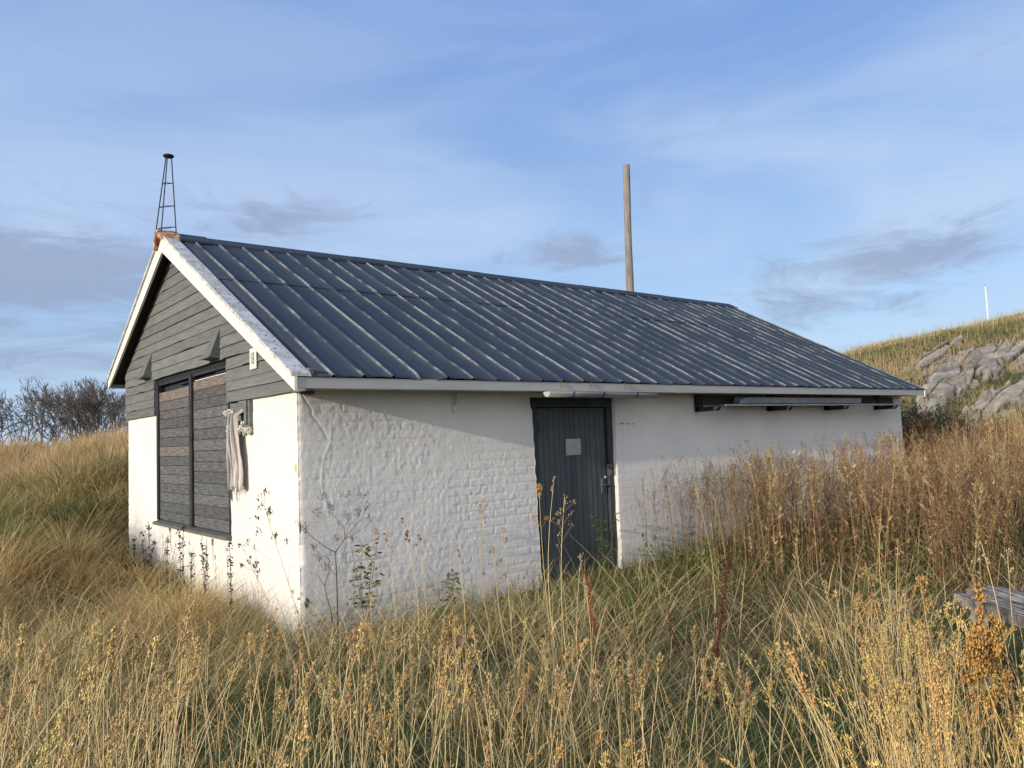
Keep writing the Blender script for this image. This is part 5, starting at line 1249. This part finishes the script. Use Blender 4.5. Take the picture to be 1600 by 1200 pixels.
BANKS = [(100, 430, .46, .12, 1.3), (400, 345, .24, .055, .95), (900, 400, .12, .05, 1), (1400, 400, .20, .055, 1.4), (1270, 480, .18, .045, .95), (80, 570, .30, .04, .9)]
# ------------------------------------------------------------------ light, sky
SUN = np.array([-1.0, -.106, .2127]); SUN /= np.linalg.norm(SUN)
sl = bpy.data.lights.new('sun', 'SUN'); sl.energy = SUN_E; sl.angle = R(.5); sl.color = (1.0, .89, .72)
so = bpy.data.objects.new('sun', sl); COL.objects.link(so); so.location = (-20, -10, 20)
so.rotation_euler = Vector(SUN).to_track_quat('Z', 'Y').to_euler()
w = bpy.data.worlds.new('World'); scene.world = w; w.use_nodes = True
nt = w.node_tree; nt.nodes.clear(); g = NT(nt)
out = nt.nodes.new('ShaderNodeOutputWorld'); bg = nt.nodes.new('ShaderNodeBackground'); nt.links.new(bg.outputs[0], out.inputs[0])
sky = nt.nodes.new('ShaderNodeTexSky'); sky.sky_type = 'NISHITA'; sky.sun_disc = False
sky.sun_elevation = math.asin(SUN[2]); sky.sun_rotation = math.atan2(SUN[0], SUN[1])
sky.air_density = 1.0; sky.dust_density = .6; sky.ozone_density = 1.6
tc = nt.nodes.new('ShaderNodeTexCoord'); D = tc.outputs['Generated']
sx = nt.nodes.new('ShaderNodeSeparateXYZ'); nt.links.new(D, sx.inputs[0]); dz = sx.outputs[2]
def stretched(sc, off=(0, 0, 0), rot=0.0):
    mp = nt.nodes.new('ShaderNodeMapping'); nt.links.new(D, mp.inputs[0]); mp.inputs['Scale'].default_value = sc; mp.inputs['Location'].default_value = off
    mp.inputs['Rotation'].default_value = (0, 0, rot); return mp.outputs[0]
VEIL = (VEILC[0]/SKY_S, VEILC[1]/SKY_S, VEILC[2]/SKY_S)
col = sky.outputs[0]
# thin high veil, denser low down
lowv = g.ramp(dz, .55, .04)
VE = g.mix(lowv, tuple(c/SKY_S for c in HIGHC), VEIL)
wisp = g.ramp(g.noise(stretched((1.2, 1.2, 4.5), (3.1, .4, 0)), 1.6, 6, .55, .6), .38, .72)
col = g.mix(.80, col, VE)
fac = g.math('MULTIPLY', wisp, g.math('ADD', g.math('MULTIPLY', lowv, .55), .30), True)
col = g.mix(fac, col, tuple(c/SKY_S for c in WISPC))
# unseen bright haze added on the sun's side, fill light for front wall
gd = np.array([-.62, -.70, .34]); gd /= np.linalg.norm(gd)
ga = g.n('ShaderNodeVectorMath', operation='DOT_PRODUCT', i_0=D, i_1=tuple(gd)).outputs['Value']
col = g.mix(g.math('MULTIPLY', g.ramp(ga, .15, .95), FILLF), col, tuple(c/SKY_S for c in FILLC))
# grey-violet cloud banks where they stand in the sky
def bank(px, py, ax, ay, gain):
    d = ray(px, py); d = d/np.linalg.norm(d)
    e = np.array([-d[1], d[0], 0]); e /= np.linalg.norm(e); up = np.cross(d, e); up = up if up[2] > 0 else -up
    a1 = g.n('ShaderNodeVectorMath', operation='DOT_PRODUCT', i_0=D, i_1=tuple(e/ax)).outputs['Value']
    a2 = g.n('ShaderNodeVectorMath', operation='DOT_PRODUCT', i_0=D, i_1=tuple(up/ay)).outputs['Value']
    a3 = g.n('ShaderNodeVectorMath', operation='DOT_PRODUCT', i_0=D, i_1=tuple(d)).outputs['Value']
    rr_ = g.math('SQRT', g.math('ADD', g.math('MULTIPLY', a1, a1), g.math('MULTIPLY', a2, a2)))
    m_ = g.math('MULTIPLY', g.ramp(rr_, 1.0, 0.0), gain)
    return g.math('MULTIPLY', m_, g.math('GREATER_THAN', a3, 0.3))
banks = None
for bk in BANKS:
    q = bank(*bk); banks = q if banks is None else g.math('MAXIMUM', banks, q)
cn = g.noise(stretched((2.0, 2.0, 7.0), (.7, 2.2, .3)), 3.9, 9, .66, 1.0)
cl_ = g.ramp(g.math('ADD', cn, g.math('MULTIPLY', banks, .30)), .55, .92)
CLD = tuple(c/SKY_S for c in CLOUDC)
col = g.mix(g.math('MULTIPLY', cl_, .85), col, CLD)
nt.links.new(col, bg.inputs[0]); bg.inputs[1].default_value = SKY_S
scene.view_settings.view_transform = 'Standard'; scene.view_settings.look = 'None'; scene.view_settings.exposure = EXPO; scene.view_settings.gamma = 1
scene.view_settings.use_curve_mapping = False
scene.cycles.use_denoising = True; scene.cycles.max_bounces = 8; scene.cycles.transparent_max_bounces = 8
scene.cycles.sample_clamp_indirect = 6
scene.cycles.use_adaptive_sampling = True; scene.cycles.adaptive_threshold = .012
